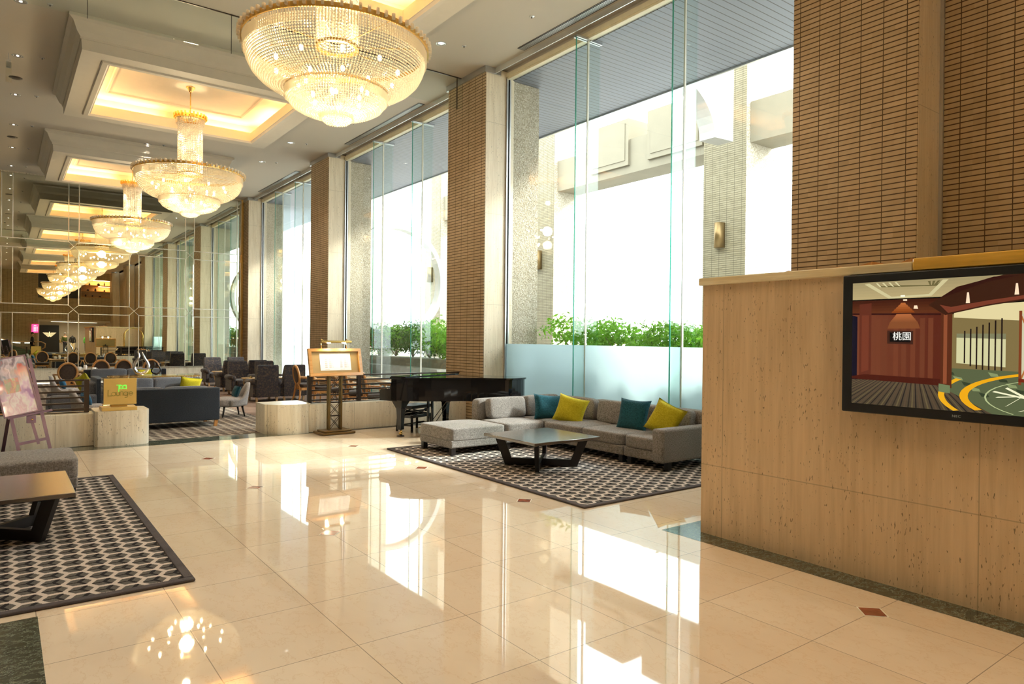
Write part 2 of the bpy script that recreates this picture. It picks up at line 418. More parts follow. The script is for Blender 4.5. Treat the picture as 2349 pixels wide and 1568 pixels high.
def frost_mat():
    m, nt, out = newmat('frosted_film'); N = NT(nt)
    tl = N.n('BsdfTranslucent'); tl.inputs[0].default_value = (.60, .68, .70, 1)
    tr = N.n('BsdfTransparent'); tr.inputs[0].default_value = (.85, .95, .95, 1)
    gl = N.n('BsdfGlossy'); gl.inputs['Roughness'].default_value = .25
    a = N.n('MixShader'); a.inputs[0].default_value = .12; nt.links.new(tl.outputs[0], a.inputs[1]); nt.links.new(tr.outputs[0], a.inputs[2])
    b = N.n('MixShader'); b.inputs[0].default_value = .06; nt.links.new(a.outputs[0], b.inputs[1]); nt.links.new(gl.outputs[0], b.inputs[2])
    nt.links.new(b.outputs[0], out.inputs[0]); return m
def mirror_mat():
    m, nt, out = newmat('aged_mirror'); N = NT(nt); o = N.obj()
    g = N.n('BsdfGlossy'); g.inputs[0].default_value = (.80, .81, .68, 1); g.inputs['Roughness'].default_value = .006
    N.put(g.inputs['Normal'], N.bump(N.noise(N.scl(o, (.45, 1, .35)), 1, 1), .025, .10))
    nt.links.new(g.outputs[0], out.inputs[0]); return m
def paint_mat(name, st=1.0, gloss=.0):
    m, nt, out = newmat(name); N = NT(nt); a = N.n('Attribute'); a.attribute_name = 'paint'
    if st > 0:
        N.bsdf(out, (.01, .01, .01), .15, 0, .5 * gloss + .2, Emission_Color=a.outputs['Color'], Emission_Strength=st)
    else: N.bsdf(out, a.outputs['Color'], .12 if gloss else .6, 0, .5, Coat_Weight=gloss, Coat_Roughness=.03)
    return m
def poster_mat():
    m, nt, out = newmat('glossy_poster_painted_reflections'); N = NT(nt); o = N.obj(); x, y, z = N.sep(o)[:3]
    d = N.noise(N.scl(o, (7, 1, 4)), 1, 3, .55, out=1)
    vm = N.n('VectorMath', operation='MULTIPLY_ADD'); N.put(vm.inputs[0], d); vm.inputs[1].default_value = (1.7, 0, 1.7); N.put(vm.inputs[2], N.scl(o, (6, 0, 2.6)))
    f = N.noise(vm.outputs[0], 1.0, 2, .5)
    low = N.ramp(f, [(.30, (.5, .3, .6)), (.38, (.92, .72, .92)), (.45, (1, .97, 1)), (.52, (.80, .58, .72)), (.58, (1, .95, 1)), (.68, (.70, .42, .62))])  # near-white and violet streaks paint crumpled reflections into the poster colour
    top = N.ramp(f, [(.30, (.05, .05, .12)), (.40, (.22, .22, .34)), (.46, (.62, .10, .12)), (.52, (.30, .36, .50)), (.60, (.75, .70, .85)), (.70, (.12, .10, .22))])
    c = N.mix(N.mapr(N.m('ADD', z, N.m('MULTIPLY', x, -.8)), .30, .50, 0, 1), low, top)
    mid = N.ramp(N.noise(vm.outputs[0], 2.0, 1), [(.42, (.50, .58, .36)), (.5, (.78, .30, .28)), (.58, (.80, .62, .30))])
    bx = N.m('MULTIPLY', N.m('LESS_THAN', N.m('ABSOLUTE', N.m('SUBTRACT', x, -.02)), .07), N.m('LESS_THAN', N.m('ABSOLUTE', N.m('SUBTRACT', z, .36)), .085))
    c = N.mix(N.m('MULTIPLY', bx, .8), c, mid)
    N.bsdf(out, c, .12, 0, .5, N.bump(f, .25, .03), Coat_Weight=1.0, Coat_Roughness=.03); return m
def mottled_fabric():
    m, nt, out = newmat('mottled_brown_navy_jacquard'); N = NT(nt); o = N.obj()
    f = N.noise(o, 26, 4, .7); g = N.noise(o, 300, 2)
    c = N.ramp(f, [(.40, (.024, .024, .034)), (.52, (.050, .040, .042)), (.62, (.13, .085, .06))]); c = N.mix(N.mapr(g, .3, .7, 0, .35), c, (.015, .013, .016))
    N.bsdf(out, c, .8, 0, .3, N.bump(g, .3, .004), Sheen_Weight=.2); return m
def leaf_mat(name, a, b):
    m, nt, out = newmat(name); N = NT(nt); o = N.obj()
    c = N.mix(N.noise(o, 6, 2), a, b)
    N.bsdf(out, c, .5, 0, .3, Subsurface_Weight=0.0)
    pr = nt.nodes['Principled BSDF']; tl = N.n('BsdfTranslucent'); N.put(tl.inputs[0], c)
    x = N.n('MixShader'); x.inputs[0].default_value = .5; nt.links.new(pr.outputs[0], x.inputs[1]); nt.links.new(tl.outputs[0], x.inputs[2])
    nt.links.new(x.outputs[0], out.inputs[0]); return m
M['floor'] = floor_mat(); M['green'] = green_marble()
M['carpet'] = plain('brown_carpet', (.20, .13, .095), .95, var=.15, nscale=1.5, bump=.3, bscale=300)
M['lounge_pattern'] = rug_mat('lounge_patterned_carpet', .17, (.46, .40, .33), (.17, .145, .125), (.06, .04, .04), lw=.14)
M['rug'] = rug_mat('hexagon_rug_weave'); M['rug_edge'] = plain('rug_binding', (.075, .065, .07), .9, var=.2, bump=.5, bscale=120)
M['inlay'] = plain('red_marble_inlay', (.30, .085, .04), .1, var=.35, nscale=14)
M['ceil'] = plain('ceiling_paint', (.56, .505, .42), .8, var=.015, nscale=.6)
M['crown'] = plain('moulding_paint', (.60, .55, .46), .6, var=.02)
M['cove'] = plain('cove_warm_light_tint', (.80, .66, .47), .7, var=.02)  # peach tone of the warm cove lamps is put into this colour
M['trav'] = travertine('travertine_column', (.60, .50, .35), (.78, .69, .53), joints=[(2, 1.55, .3)])
M['trav_wall'] = travertine('travertine_counter', (.60, .43, .25), (.78, .585, .37), .35, joints=[(2, 4.0, 1.48), (1, 1.65, 1.02)], pit=1.1)
M['trav_low'] = travertine('travertine_low_wall', (.62, .55, .42), (.82, .76, .63), .3, joints=[(0, 1.3, .1)])
M['tile'] = tilecladding('ribbed_tile_cladding', (.47, .35, .215), (.57, .435, .275), (.07, .042, .022))
M['tile_x'] = tilecladding('ribbed_tile_cladding_x', (.46, .37, .22), (.56, .46, .29), (.08, .05, .03), axis=0)
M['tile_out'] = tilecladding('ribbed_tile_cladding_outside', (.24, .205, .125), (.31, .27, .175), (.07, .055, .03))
M['granite'] = granite_mat(); M['soffit'] = soffit_mat()
M['alu'] = plain('brushed_aluminium', (.55, .56, .57), .3, .9, var=.03); M['alu_white'] = plain('pale_trim_metal', (.72, .74, .74), .25, .5, var=.02)
M['head'] = plain('window_head_trim', (.80, .72, .52), .5, var=.05)
M['glass'] = glassy('window_glass', (.95, .985, .975), 1.0); M['fin'] = glassy('glass_fin', (.915, .965, .95), 1.0)
M['edge'] = plain('glass_edge', (.12, .62, .50), .15, var=.05, Transmission_Weight=.5, Emission_Color=(.1, .6, .5, 1), Emission_Strength=0.0)
M['seal'] = plain('pale_silicone_joint', (.80, .80, .70), .4); M['frost'] = frost_mat()
M['mirror'] = mirror_mat(); M['bevel'] = plain('bevelled_mirror_strip', (.80, .79, .70), .22, .6, var=.05)
M['brass'] = plain('polished_brass', (.83, .58, .20), .16, 1, var=.05); M['gold'] = plain('gilt_metal', (.90, .62, .22), .25, 1, var=.08)
M['crystal'] = crystal_mat(); M['bulb'] = emit('lamp_bulb', (1, .80, .48), 60); M['cove_lamp'] = emit('cove_lamp', (1, .66, .34), 26)
M['blk'] = plain('black_lacquer', (.006, .006, .008), .04, 0, .45, var=0, Coat_Weight=.25, Coat_Roughness=.02)
M['blkmatt'] = plain('matt_black', (.012, .012, .013), .45); M['iron'] = plain('dark_bronze_metal', (.075, .06, .052), .3, .7)
M['steel'] = plain('chrome', (.8, .8, .82), .08, 1); M['white'] = plain('white_china', (.85, .83, .8), .25)
M['sofa'] = fabric('grey_woven_upholstery', (.115, .105, .097), (.385, .365, .35)); M['sofaleg'] = plain('dark_wood_leg', (.012, .009, .009), .35)
M['navy'] = fabric('navy_upholstery', (.014, .018, .026), (.05, .06, .078), 1.2); M['slate'] = fabric('slate_upholstery', (.075, .08, .095), (.20, .21, .24), 1.2)
M['tub'] = fabric('pale_grey_chenille', (.24, .235, .24), (.52, .51, .52)); M['wingf'] = mottled_fabric()
M['teal'] = fabric('teal_velvet', (.004, .04, .06), (.02, .12, .165), .8); M['yellow'] = fabric('mustard_quilted_cotton', (.36, .31, .006), (.56, .49, .025), .8, bump=.2)
M['blue'] = fabric('blue_velvet', (.01, .07, .15), (.04, .2, .36), .8)
M['tabletop'] = wood('dark_veneer_tabletop', (.05, .03, .018), (.075, .047, .028), .22, 0, coat=1.0)
M['chairwood'] = wood('honey_beech', (.42, .19, .055), (.60, .30, .10), .32, 2); M['chairseat'] = fabric('brown_chair_cover', (.03, .02, .016), (.10, .07, .055))
M['tblwood'] = wood('pale_table_wood', (.48, .30, .14), (.66, .46, .26), .25, 0); M['capwood'] = wood('ash_counter_cap', (.80, .66, .38), (.95, .84, .58), .3, 1, .8)
M['capgold'] = wood('amber_counter_cap', (.70, .40, .05), (.84, .52, .08), .3, 1, .8)
M['easel'] = plain('lilac_sheen_easel_wood', (.30, .20, .28), .3, .2, var=.1); M['easeldark'] = plain('maroon_easel_wood', (.05, .015, .03), .35)
M['tvcase'] = plain('tv_bezel', (.008, .009, .011), .3); M['screen'] = paint_mat('lit_screen', .68); M['poster'] = poster_mat()
M['signgold'] = plain('brushed_gold_sign', (.74, .50, .15), .35, .15, var=.04); M['acryl'] = glassy('clear_acrylic', (.97, .97, .93), .9)
M['signgreen'] = emit('green_sign_letters', (.12, .9, .08), 1.2); M['signolive'] = plain('olive_sign_letters', (.16, .22, .02), .4)
M['leafA'] = leaf_mat('bright_leaves', (.10, .30, .015), (.26, .52, .04)); M['leafB'] = leaf_mat('dark_leaves', (.025, .08, .015), (.09, .20, .03))
M['leafR'] = leaf_mat('reddish_leaves', (.45, .08, .04), (.3, .22, .05)); M['bark'] = plain('bark', (.16, .11, .07), .9, bump=.6)
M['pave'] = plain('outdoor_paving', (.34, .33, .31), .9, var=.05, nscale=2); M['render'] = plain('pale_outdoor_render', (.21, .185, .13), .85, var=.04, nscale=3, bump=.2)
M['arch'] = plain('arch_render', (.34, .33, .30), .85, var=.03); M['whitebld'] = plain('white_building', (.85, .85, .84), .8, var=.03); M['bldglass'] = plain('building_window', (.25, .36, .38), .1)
M['menuwood'] = wood('varnished_menu_frame', (.50, .23, .06), (.66, .36, .12), .25, 0, coat=.6); M['menuback'] = plain('tan_menu_mount', (.36, .24, .08), .6)
M['paper'] = plain('menu_paper', (.86, .82, .80), .6, var=.01); M['print'] = plain('grey_print', (.42, .38, .38), .7); M['bronze'] = plain('antique_bronze', (.20, .13, .05), .35, .7)
M['concrete'] = plain('planter_stone', (.34, .32, .27), .8, var=.1); M['skin'] = plain('skin', (.55, .34, .24), .5)
M['vent'] = plain('vent_black', (.01, .01, .01), .5); M['down'] = emit('downlight_lamp', (1, .93, .8), 3); M['refl'] = plain('downlight_reflector', (.8, .8, .8), .12, 1)
# ------------------------------------------------------------------ room
YB, YM = -12.2, 24.03
COLS = [(-11.19, -9.99), (-4.26, -3.06), (2.75, 3.97), (9.59, 10.80), (16.53, 17.74), (23.47, 24.68)]
def struct(o, label=None): o['kind'] = 'structure'; o['label'] = label or o.name; return o
f = MB()
def fq(x0, x1, y0, y1, mi, z=0.0): f.add([(x0, y0, z), (x1, y0, z), (x1, y1, z), (x0, y1, z)], [(0, 1, 2, 3)], mi)
fq(-6.2, 7.1, -18.5, 10.02, 0); fq(-6.2, 7.1, 10.02, 10.46, 1); fq(-6.2, 3.70, 10.46, YM, 3); fq(3.70, 7.1, 10.46, YM, 2)
fq(4.05, 4.27, .2, 3.31, 1, .0008); fq(4.05, 6.54, 3.29, 3.50, 1, .0009); fq(-6.2, .155, -3, 4.26, 1, .0008)
for (x, ys) in ((.15, (8.52, 6.68)), (1.955, (8.60, 6.72, 4.85)), (3.76, (8.55, 6.71, 4.84, 1.78)), (5.565, (4.84,)), (1.955, (1.78, -.06)), (-1.65, (6.7, 4.84))):
    for y in ys:
        s = .088; f.add([(x - s, y, .001), (x, y - s, .001), (x + s, y, .001), (x, y + s, .001)], [(0, 1, 2, 3)], 5)
        s = .078; f.add([(x - s, y, .0015), (x, y - s, .0015), (x + s, y, .0015), (x, y + s, .0015)], [(0, 1, 2, 3)], 4)
fl = struct(f.build('floor', [M['floor'], M['green'], M['carpet'], M['lounge_pattern'], M['inlay'], M['seal']], fix=False), 'polished cream stone floor with green marble bands, lounge carpet beyond')
# ceiling with five square coffers
CX = 2.78; CY = [-7.14, -.21, 6.72, 13.65, 20.58]; CH = 2.03
c = MB(); ZC = 6.05
def cq(x0, x1, y0, y1): c.add([(x0, y0, ZC), (x0, y1, ZC), (x1, y1, ZC), (x1, y0, ZC)], [(0, 1, 2, 3)])
cq(-6.2, CX - CH, YB - 6.3, YM + .2); cq(CX + CH, 6.72, YB - 6.3, YM + .2)
ys = [YB - 6.3] + [t for y in CY for t in (y - CH, y + CH)] + [YM + .2]
for i in range(0, len(ys), 2): cq(CX - CH, CX + CH, ys[i], ys[i + 1])
struct(c.build('ceiling', M['ceil'], fix=False), 'cream plaster ceiling')
prof = [(2.03, 6.05), (2.03, 6.0), (1.98, 5.97), (1.93, 5.84), (1.885, 5.78), (1.885, 5.75), (1.87, 5.75), (1.86, 5.60), (1.58, 5.60), (1.57, 5.575), (1.50, 5.57), (1.475, 5.60), (1.46, 5.60), (1.46, 5.78), (1.50, 5.80), (1.50, 5.77), (1.76, 5.77), (1.78, 6.0), (1.25, 6.0), (1.235, 5.975), (1.205, 5.975), (1.19, 6.0)]
def coffer(i, cy):
    t = thing('trim_%d' % (i + 1), 'square ceiling coffer number %d with stepped plaster moulding and lit cove' % (i + 1), None, (CX, cy, 0), kind='structure')
    m = MB(); vs = []; fs = []
    for (r, z) in prof: vs += [(-r, -r, z), (r, -r, z), (r, r, z), (-r, r, z)]
    m.add(vs, []); n = len(prof)
    for k in range(n - 1):
        for j in range(4):
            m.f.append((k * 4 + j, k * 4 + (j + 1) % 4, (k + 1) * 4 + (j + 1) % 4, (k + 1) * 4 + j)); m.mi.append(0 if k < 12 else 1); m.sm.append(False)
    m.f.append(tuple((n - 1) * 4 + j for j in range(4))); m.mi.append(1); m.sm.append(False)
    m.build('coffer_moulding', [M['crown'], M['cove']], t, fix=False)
    for (ax, sg) in ((0, -1), (0, 1), (1, -1), (1, 1)):
        l = MB()
        for (a, b) in ((-1.5, -.25), (.25, 1.5)):
            if ax == 0: l.box(sg * 1.63 - .02, sg * 1.63 + .02, a, b, 5.775, 5.80)
            else: l.box(a, b, sg * 1.63 - .02, sg * 1.63 + .02, 5.775, 5.80)
        l.build('cove_light', M['cove_lamp'], t)
for i, y in enumerate(CY): coffer(i, y)
# window wall edge of ceiling, beam and head trims
b = MB()
b.box(6.72, 6.735, 3.97, YM, 5.96, 6.10, 1); b.box(6.735, 7.0, -12.2, YM + .2, 6.08, 6.12, 0)
b.box(7.0, 7.12, -12.2, YM + .2, 5.94, 6.3, 0); b.box(6.965, 7.0, 3.97, YM, 5.95, 6.02, 2); b.box(6.98, 7.06, 3.97, YM, 5.92, 5.95, 2)
struct(b.build('trim_6', [M['ceil'], M['alu_white'], M['head']]), 'ceiling edge and window head rail along the glass')
w = MB(); w.box(7.0, 7.2, -18.5, 2.8, -.1, 6.3)
struct(w.build('wall_right', M['tile']), 'ribbed tile wall beside the counter')
w = MB(); w.box(-6.4, -6.2, -18.5, YM + .3, -.1, 6.3); struct(w.build('wall_left', M['crown']), 'plain wall on the far left side')
NAMES = ['farthest behind the counter in the mirror', 'behind the counter in the mirror', 'right behind the stone counter with the screen', 'behind the piano', 'behind the menu stand', 'beside the wall mirror']
def column(i, y0, y1):
    t = thing('column', 'square column clad in ribbed tan tiles and travertine, ' + NAMES[i], 'column', (6.54, y0, 0), group='columns along the window wall')
    h = 5.95; d = y1 - y0
    MB().box(.014, .60, 0, d, 0, 6.05).build('travertine_core', M['trav'], t)
    MB().box(0, .014, .008, d - .008, 0, h).build('tile_face', M['tile'], t)
    MB().box(-.03, .0, -.03, d + .03, h, 6.045).box(0, .30, -.03, 0, h, 6.045).box(0, .30, d, d + .03, h, 6.045).build('top_collar', M['alu'], t)
    g = MB(); g.box(.60, 1.16, .0, d, -.1, 5.92); g.build('granite_outer_face', M['granite'], t)
    j = MB()
    for yy, s in ((0, -1), (d, 1)):
        j.box(.43, .455, min(yy, yy + s * .03), max(yy, yy + s * .03), 0, 5.93); j.box(.49, .51, min(yy, yy + s * .03), max(yy, yy + s * .03), 0, 5.93)
        j.box(.455, .49, min(yy, yy + s * .012), max(yy, yy + s * .012), 0, 5.93, 1)
    j.build('window_jamb', [M['alu'], M['vent']], t)
for i, (a, bb) in enumerate(COLS): column(i, a, bb)
# windows
def window(n, y0, y1, joints, frost):
    t = thing('window_%d' % n, 'tall frameless window with glass fins, bay %d' % n, None, (7.02, y0, 0), kind='structure')
    L = y1 - y0; es = [0] + [j - y0 for j in joints] + [L]
    for a, b2 in zip(es, es[1:]): MB().box(-.006, .006, a + .006, b2 - .006, .0, 5.93).build('glass_pane', M['glass'], t)
    for j in joints:
        y = j - y0
        MB().box(-.015, .015, y - .009, y + .009, 0, 5.94).build('white_joint', M['seal'], t)
        for (a, b2, e) in ((-.245, -.016, -.245), (.016, .225, .213)):
            q = MB().box(a, b2, y - .008, y + .008, 0, 5.93, 0)
            q.build('glass_fin', M['fin'], t)
            if e < 0: MB().box(e, e + .010, y - .0085, y + .0085, 0, 5.93, 0).build('fin_edge', M['edge'], t)
        MB().box(-.26, -.01, y - .04, y - .012, 5.90, 5.93).box(-.26, -.01, y + .012, y + .04, 5.90, 5.93).box(.02, .26, y - .035, y - .01, 5.90, 5.93).box(.02, .26, y + .01, y + .035, 5.90, 5.93).build('fin_clamp', M['alu'], t)
    MB().box(-.03, .05, 0, L, 0, .03).build('sill_channel', M['alu'], t)
    if frost: MB().box(-.011, -.007, 0, L, .03, 1.36).build('frosted_film', M['frost'], t)
window(1, COLS[2][1], COLS[3][0], (5.76, 7.58), True)
window(2, COLS[3][1], COLS[4][0], (12.60, 14.44), False)
window(3, COLS[4][1], COLS[5][0], (19.65, 21.45), False)
# far wall with the mirror
w = MB(); w.box(-6.2, 7.2, YM + .02, YM + .3, -.1, 6.3, 0); struct(w.build('wall_back', M['trav_low']), 'stone base wall under the mirror')
mr = thing('wall_mirror', 'wall-high antique mirror at the far end, with thin strips meeting in X shapes', 'mirror', (0, YM, 0))
p = MB(); p.box(-.05, 6.46, -.012, .02, .44, 6.0); p.build('mirror_glass', M['mirror'], mr)
s = MB(); V = [(-.02, .24)] + [(1.57 + 1.585 * k, 1.83 + 1.585 * k) for k in range(4)]; H = [(.19, .46), (2.05, 2.31), (3.91, 4.17), (5.78, 6.02)]
V[-1] = (6.33, 6.45)
zs = [.44] + [t for h in H[1:3] for t in h] + [6.0]
for (a, b2) in V:
    for x in (a, b2):
        for k in range(0, len(zs), 2): s.bar((x, -.016, zs[k]), (x, -.016, zs[k + 1]), .024, .010, up=(0, 1, 0))
xs = [-.05] + [t for v in V[1:] for t in v]
for (a, b2) in H[1:3]:
    for z in (a, b2):
        for k in range(0, len(xs), 2): s.bar((xs[k], -.016, z), (xs[min(k + 1, len(xs) - 1)], -.016, z), .010, .024)
    for (xa, xb) in V[1:4]:
        s.bar((xa, -.017, a), (xb, -.017, b2), .012, .022, up=(0, 1, 0)); s.bar((xa, -.018, b2), (xb, -.018, a), .012, .022, up=(0, 1, 0))
s.bar((-.05, -.016, .45), (6.46, -.016, .45), .01, .018)
s.build('bevelled_strips', M['bevel'], mr)
MB().box(-.08, -.05, -.03, .02, 0, 6.03).build('mirror_frame', M['gold'], mr); MB().box(6.46, 6.53, -.04, .02, 0, 6.03).build('mirror_frame', M['gold'], mr)
# wall behind the camera, seen only in the mirror
w = MB()
w.box(-6.2, 2.1, YB - .2, YB, -.1, 6.05, 0); w.box(2.1, 4.7, YB - .2, YB, 2.5, 4.08, 0); w.box(4.7, 7.0, YB - .2, YB, 2.5, 4.18, 0); w.box(4.7, 7.0, YB - .2, YB, 5.52, 6.05, 0)
w.box(2.1, 4.7, YB - .2, YB, 5.92, 6.05, 0); w.box(2.1, 7.0, YB - .25, YB + .03, 2.36, 2.5, 1); w.box(2.1, 2.2, YB - .2, YB, -.1, 2.4, 1)
w.box(-6.2, 7.0, -18.6, -18.5, -.1, 6.05, 1); w.box(2.1, 7.0, -18.5, YB - .2, 2.45, 2.5, 1)
struct(w.build('wall_front', [M['tile_x'], M['crown']]), 'ribbed tile wall behind the camera')
# ------------------------------------------------------------------ ceiling fittings
def bead(mb, c, r, M4=None):
    x, y, z = c
    mb.add([(x + r, y, z), (x, y + r, z), (x - r, y, z), (x, y - r, z), (x, y, z + r), (x, y, z - r)],
           [(0, 1, 4), (1, 2, 4), (2, 3, 4), (3, 0, 4), (1, 0, 5), (2, 1, 5), (3, 2, 5), (0, 3, 5)])
def strand_surface(mb, prof, n, step, r, jitter=0):
    # beads laid along meridians of a lathe profile
    pts = [Vector((a, 0, b)) for a, b in prof]; L = [0]
    for a, b in zip(pts, pts[1:]): L.append(L[-1] + (b - a).length)
    k = int(L[-1] / step)
    for i in range(k + 1):
        d = L[-1] * i / k; j = max(q for q in range(len(L)) if L[q] <= d + 1e-9); j = min(j, len(pts) - 2)
        t = (d - L[j]) / (L[j + 1] - L[j]); p = pts[j].lerp(pts[j + 1], t)
        nn = next((int(n * f) for f in (1, .8, .64, .51, .41, .33, .26, .2, .15, .1, .06) if 2 * math.pi * p.x / (n * f) > r * 2.0), 8)
        for q in range(nn):
            a = 2 * math.pi * q / nn; bead(mb, (p.x * math.cos(a), p.x * math.sin(a), p.z), r)
def rods(mb, R, z0, z1, n, w=.006):
    for q in range(n):
        a = 2 * math.pi * q / n; Mx = RZ(a)
        mb.add([(R - w, -w, z0), (R - w, w, z0), (R + w, 0, z0), (R - w, -w, z1), (R - w, w, z1), (R + w, 0, z1)], [(0, 1, 4, 3), (1, 2, 5, 4), (2, 0, 3, 5), (0, 2, 1), (3, 4, 5)], 0, False, Mx)
def chandelier():
    t = thing('chandelier', 'large tiered crystal bowl chandelier nearest the camera, its bead column cut by the picture top', 'chandelier', (2.74, 6.72, 0), group='crystal chandeliers in a row down the hall')
    MB().lathe([(.0, 6.0), (.075, 6.0), (.078, 5.985), (.05, 5.965), (.052, 5.95), (.03, 5.93), (.028, 5.91), (.0, 5.91)], 20).build('canopy', M['gold'], t)
    MB().tube([(0, 0, 5.92), (0, 0, 5.40)], .011, 8).build('rod', M['gold'], t)
    cr = MB(); cr.lathe([(.235, 5.46), (.255, 5.46), (.255, 5.40), (.235, 5.40), (.235, 5.46)], 40, sm=False)
    cr.lathe([(.18, 5.41), (.255, 5.41)], 40, sm=False)
    for q in range(24):
        a = 2 * math.pi * q / 24; cr.box(.252, .285, -.012, .012, 5.42, 5.49, 0, RZ(a))
    cr.build('top_crown', M['gold'], t)
    d = MB(); rods(d, .24, 5.40, 5.31, 56); strand_surface(d, [(.205, 5.37), (.205, 4.42)], 40, .030, .0135); strand_surface(d, [(.15, 5.37), (.15, 4.45)], 20, .035, .013)
    d.build('bead_column', M['crystal'], t)
    g = MB(); g.lathe([(.915, 4.435), (.93, 4.435), (.93, 4.385), (.915, 4.385), (.915, 4.435)], 96, sm=False)
    for q in range(8):
        a = math.pi * q / 4 + .2; g.bar((.2 * math.cos(a), .2 * math.sin(a), 4.415), (.92 * math.cos(a), .92 * math.sin(a), 4.415), .006, .008)
    g.lathe([(.19, 4.42), (.22, 4.42), (.22, 4.39), (.19, 4.39), (.19, 4.42)], 32, sm=False)
    g.build('rim_ring', M['gold'], t)
    pr = MB().box(.935, .96, -.012, .012, 4.40, 4.455).build('rim_prism', M['crystal'], t)
    for q in range(1, 72):
        c2 = pr.copy(); COL.objects.link(c2); c2.parent = t; c2.rotation_euler = (0, 0, 2 * math.pi * q / 72)
    b = MB(); rods(b, .905, 4.385, 4.27, 200)
    bowl = [(.88, 4.36), (.885, 4.27), (.87, 4.20), (.83, 4.12), (.76, 4.05), (.66, 3.99), (.56, 3.955), (.46, 3.94)]
    strand_surface(b, bowl, 200, .0250, .0128); b.build('crystal_bowl', M['crystal'], t)
    MB().lathe([(.50, 3.965), (.515, 3.965), (.515, 3.945), (.50, 3.945), (.50, 3.965)], 64, sm=False).build('middle_ring', M['gold'], t)
    b = MB(); rods(b, .51, 3.945, 3.86, 130); strand_surface(b, [(.495, 3.92), (.49, 3.86), (.45, 3.80), (.37, 3.755), (.28, 3.725), (.18, 3.71)], 116, .0250, .0125)
    b.build('middle_tier', M['crystal'], t)
    b = MB(); rods(b, .165, 3.73, 3.67, 52); strand_surface(b, [(.155, 3.72), (.15, 3.67), (.12, 3.64), (.06, 3.625), (.02, 3.615)], 36, .022, .0115); b.build('bottom_tier', M['crystal'], t)
    bl = [(.62, 4.16, 10, .0), (.33, 4.08, 6, .3), (.26, 3.87, 6, .1)]
    for (R, z, n, ph) in bl:
        for q in range(n):
            a = 2 * math.pi * q / n + ph; o = MB().ell((0, 0, 0), (.02, .02, .03), 8, 6).build('bulb', M['bulb'], t); o.location = (R * math.cos(a), R * math.sin(a), z)
    for (r, z, e) in ((.0, 4.22, 52), (0, 3.86, 10)):
        light('chandelier_light', 'POINT', (r, 0, z), e, (1, .80, .50), size=.12, parent=t)
    light('column_light', 'POINT', (0, 0, 4.95), 7, (1, .84, .6), size=.06, parent=t)
    return t
ch = chandelier()
for cy, lab in ((13.65, 'crystal bowl chandelier over the lounge entrance, second from the front, its whole brass rod showing'), (20.58, 'crystal bowl chandelier nearest the mirror wall, partly behind the second one'),
                (-.21, 'crystal bowl chandelier behind the camera, seen only in the wall mirror'), (-7.14, 'last crystal bowl chandelier by the shop front, small in the wall mirror')):
    dup(ch, (2.76, cy, 0), 0, lab)
def downlight(x, y, lab):
    t = thing('downlight', lab, 'ceiling light', (x, y, 6.05), group='recessed ceiling downlights')
    MB().lathe([(.085, -.001), (.075, -.006), (.066, -.002), (.060, .0)], 24).build('trim_ring', M['alu_white'], t)
    MB().lathe([(.062, -.003), (.058, .0), (.045, -.0005), (.0, -.0008)], 24).build('reflector', M['refl'], t)
    MB().ell((0, 0, -.003), (.022, .022, .004), 10, 6).build('lamp', M['down'], t)
    light('downlight_light', 'SPOT', (0, 0, -.03), 70, (1, .90, .76), size=.04, parent=t, spot_size=R_(85), spot_blend=.7)
    return t
first = None
rows = [(5.49, [9.3, 11.66, 13.98, 16.25, 18.5], 'near the windows'), (2.80, [11.7, 18.55], 'on the centre line'), (.19, [11.72, 14.04, 16.34, 18.71, 21.01, 23.32], 'at the left edge')]
onm = ['first', 'second', 'third', 'fourth', 'fifth', 'sixth']
for (x, yy, nm) in rows:
    for k, y in enumerate(yy):
        lab = 'round recessed downlight %s, %s counting from the camera' % (nm, onm[k])
        if first is None: first = downlight(x, y, lab)
        else: dup(first, (x, y, 6.05), 0, lab)
for (x, ys2, nm) in ((.19, [6.95, 4.62, 2.3, 0, -4.7], 'left'), (5.49, [6.95, 4.62, -4.7], 'window'), (2.8, [3.2, -3.6], 'middle')):  # extra downlights outside the frame, added to brighten the lobby floor
    for j, y in enumerate(ys2): dup(first, (x, y, 6.05), 0, 'added recessed downlight above the picture edge, %s row, %s one going back' % (nm, onm[j]))
def sprinkler(x, y, lab):
    t = thing('sprinkler', lab, 'sprinkler', (x, y, 6.05), group='small ceiling sprinkler heads')
    MB().lathe([(.038, -.001), (.030, -.008), (.0, -.009)], 16).build('plate', M['alu_white'], t); MB().tube([(0, 0, -.005), (0, 0, -.03)], .008, 6).build('nozzle', M['iron'], t); return t
sp = None; k = 0
for (x, yy, nm) in rows:
    for j, y in enumerate(yy):
        lab = 'tiny ceiling sprinkler head beside the %s downlight %s' % (onm[j], nm)
        if sp is None: sp = sprinkler(x + .33, y - .15, lab)
        else: dup(sp, (x + .33, y - .15, 6.05), 0, lab)
for (x, y, lab) in ((6.05, 7.72, 'ceiling sprinkler head between the near vent and the first window'), (6.05, 13.9, 'ceiling sprinkler head beside the second vent')): dup(sp, (x, y, 6.05), 0, lab)
for y, lab in ((15.26, 'nearer of two round brown ceiling speakers at the left edge'), (19.9, 'farther of two round brown ceiling speakers at the left edge')):
    o = MB().lathe([(.0, -.006), (.10, -.006), (.105, 0), (.105, .002)], 28).build('ceiling_speaker', M['iron'], None, (.18, y, 6.05)); tag(o, lab, 'speaker', 'round ceiling speakers')
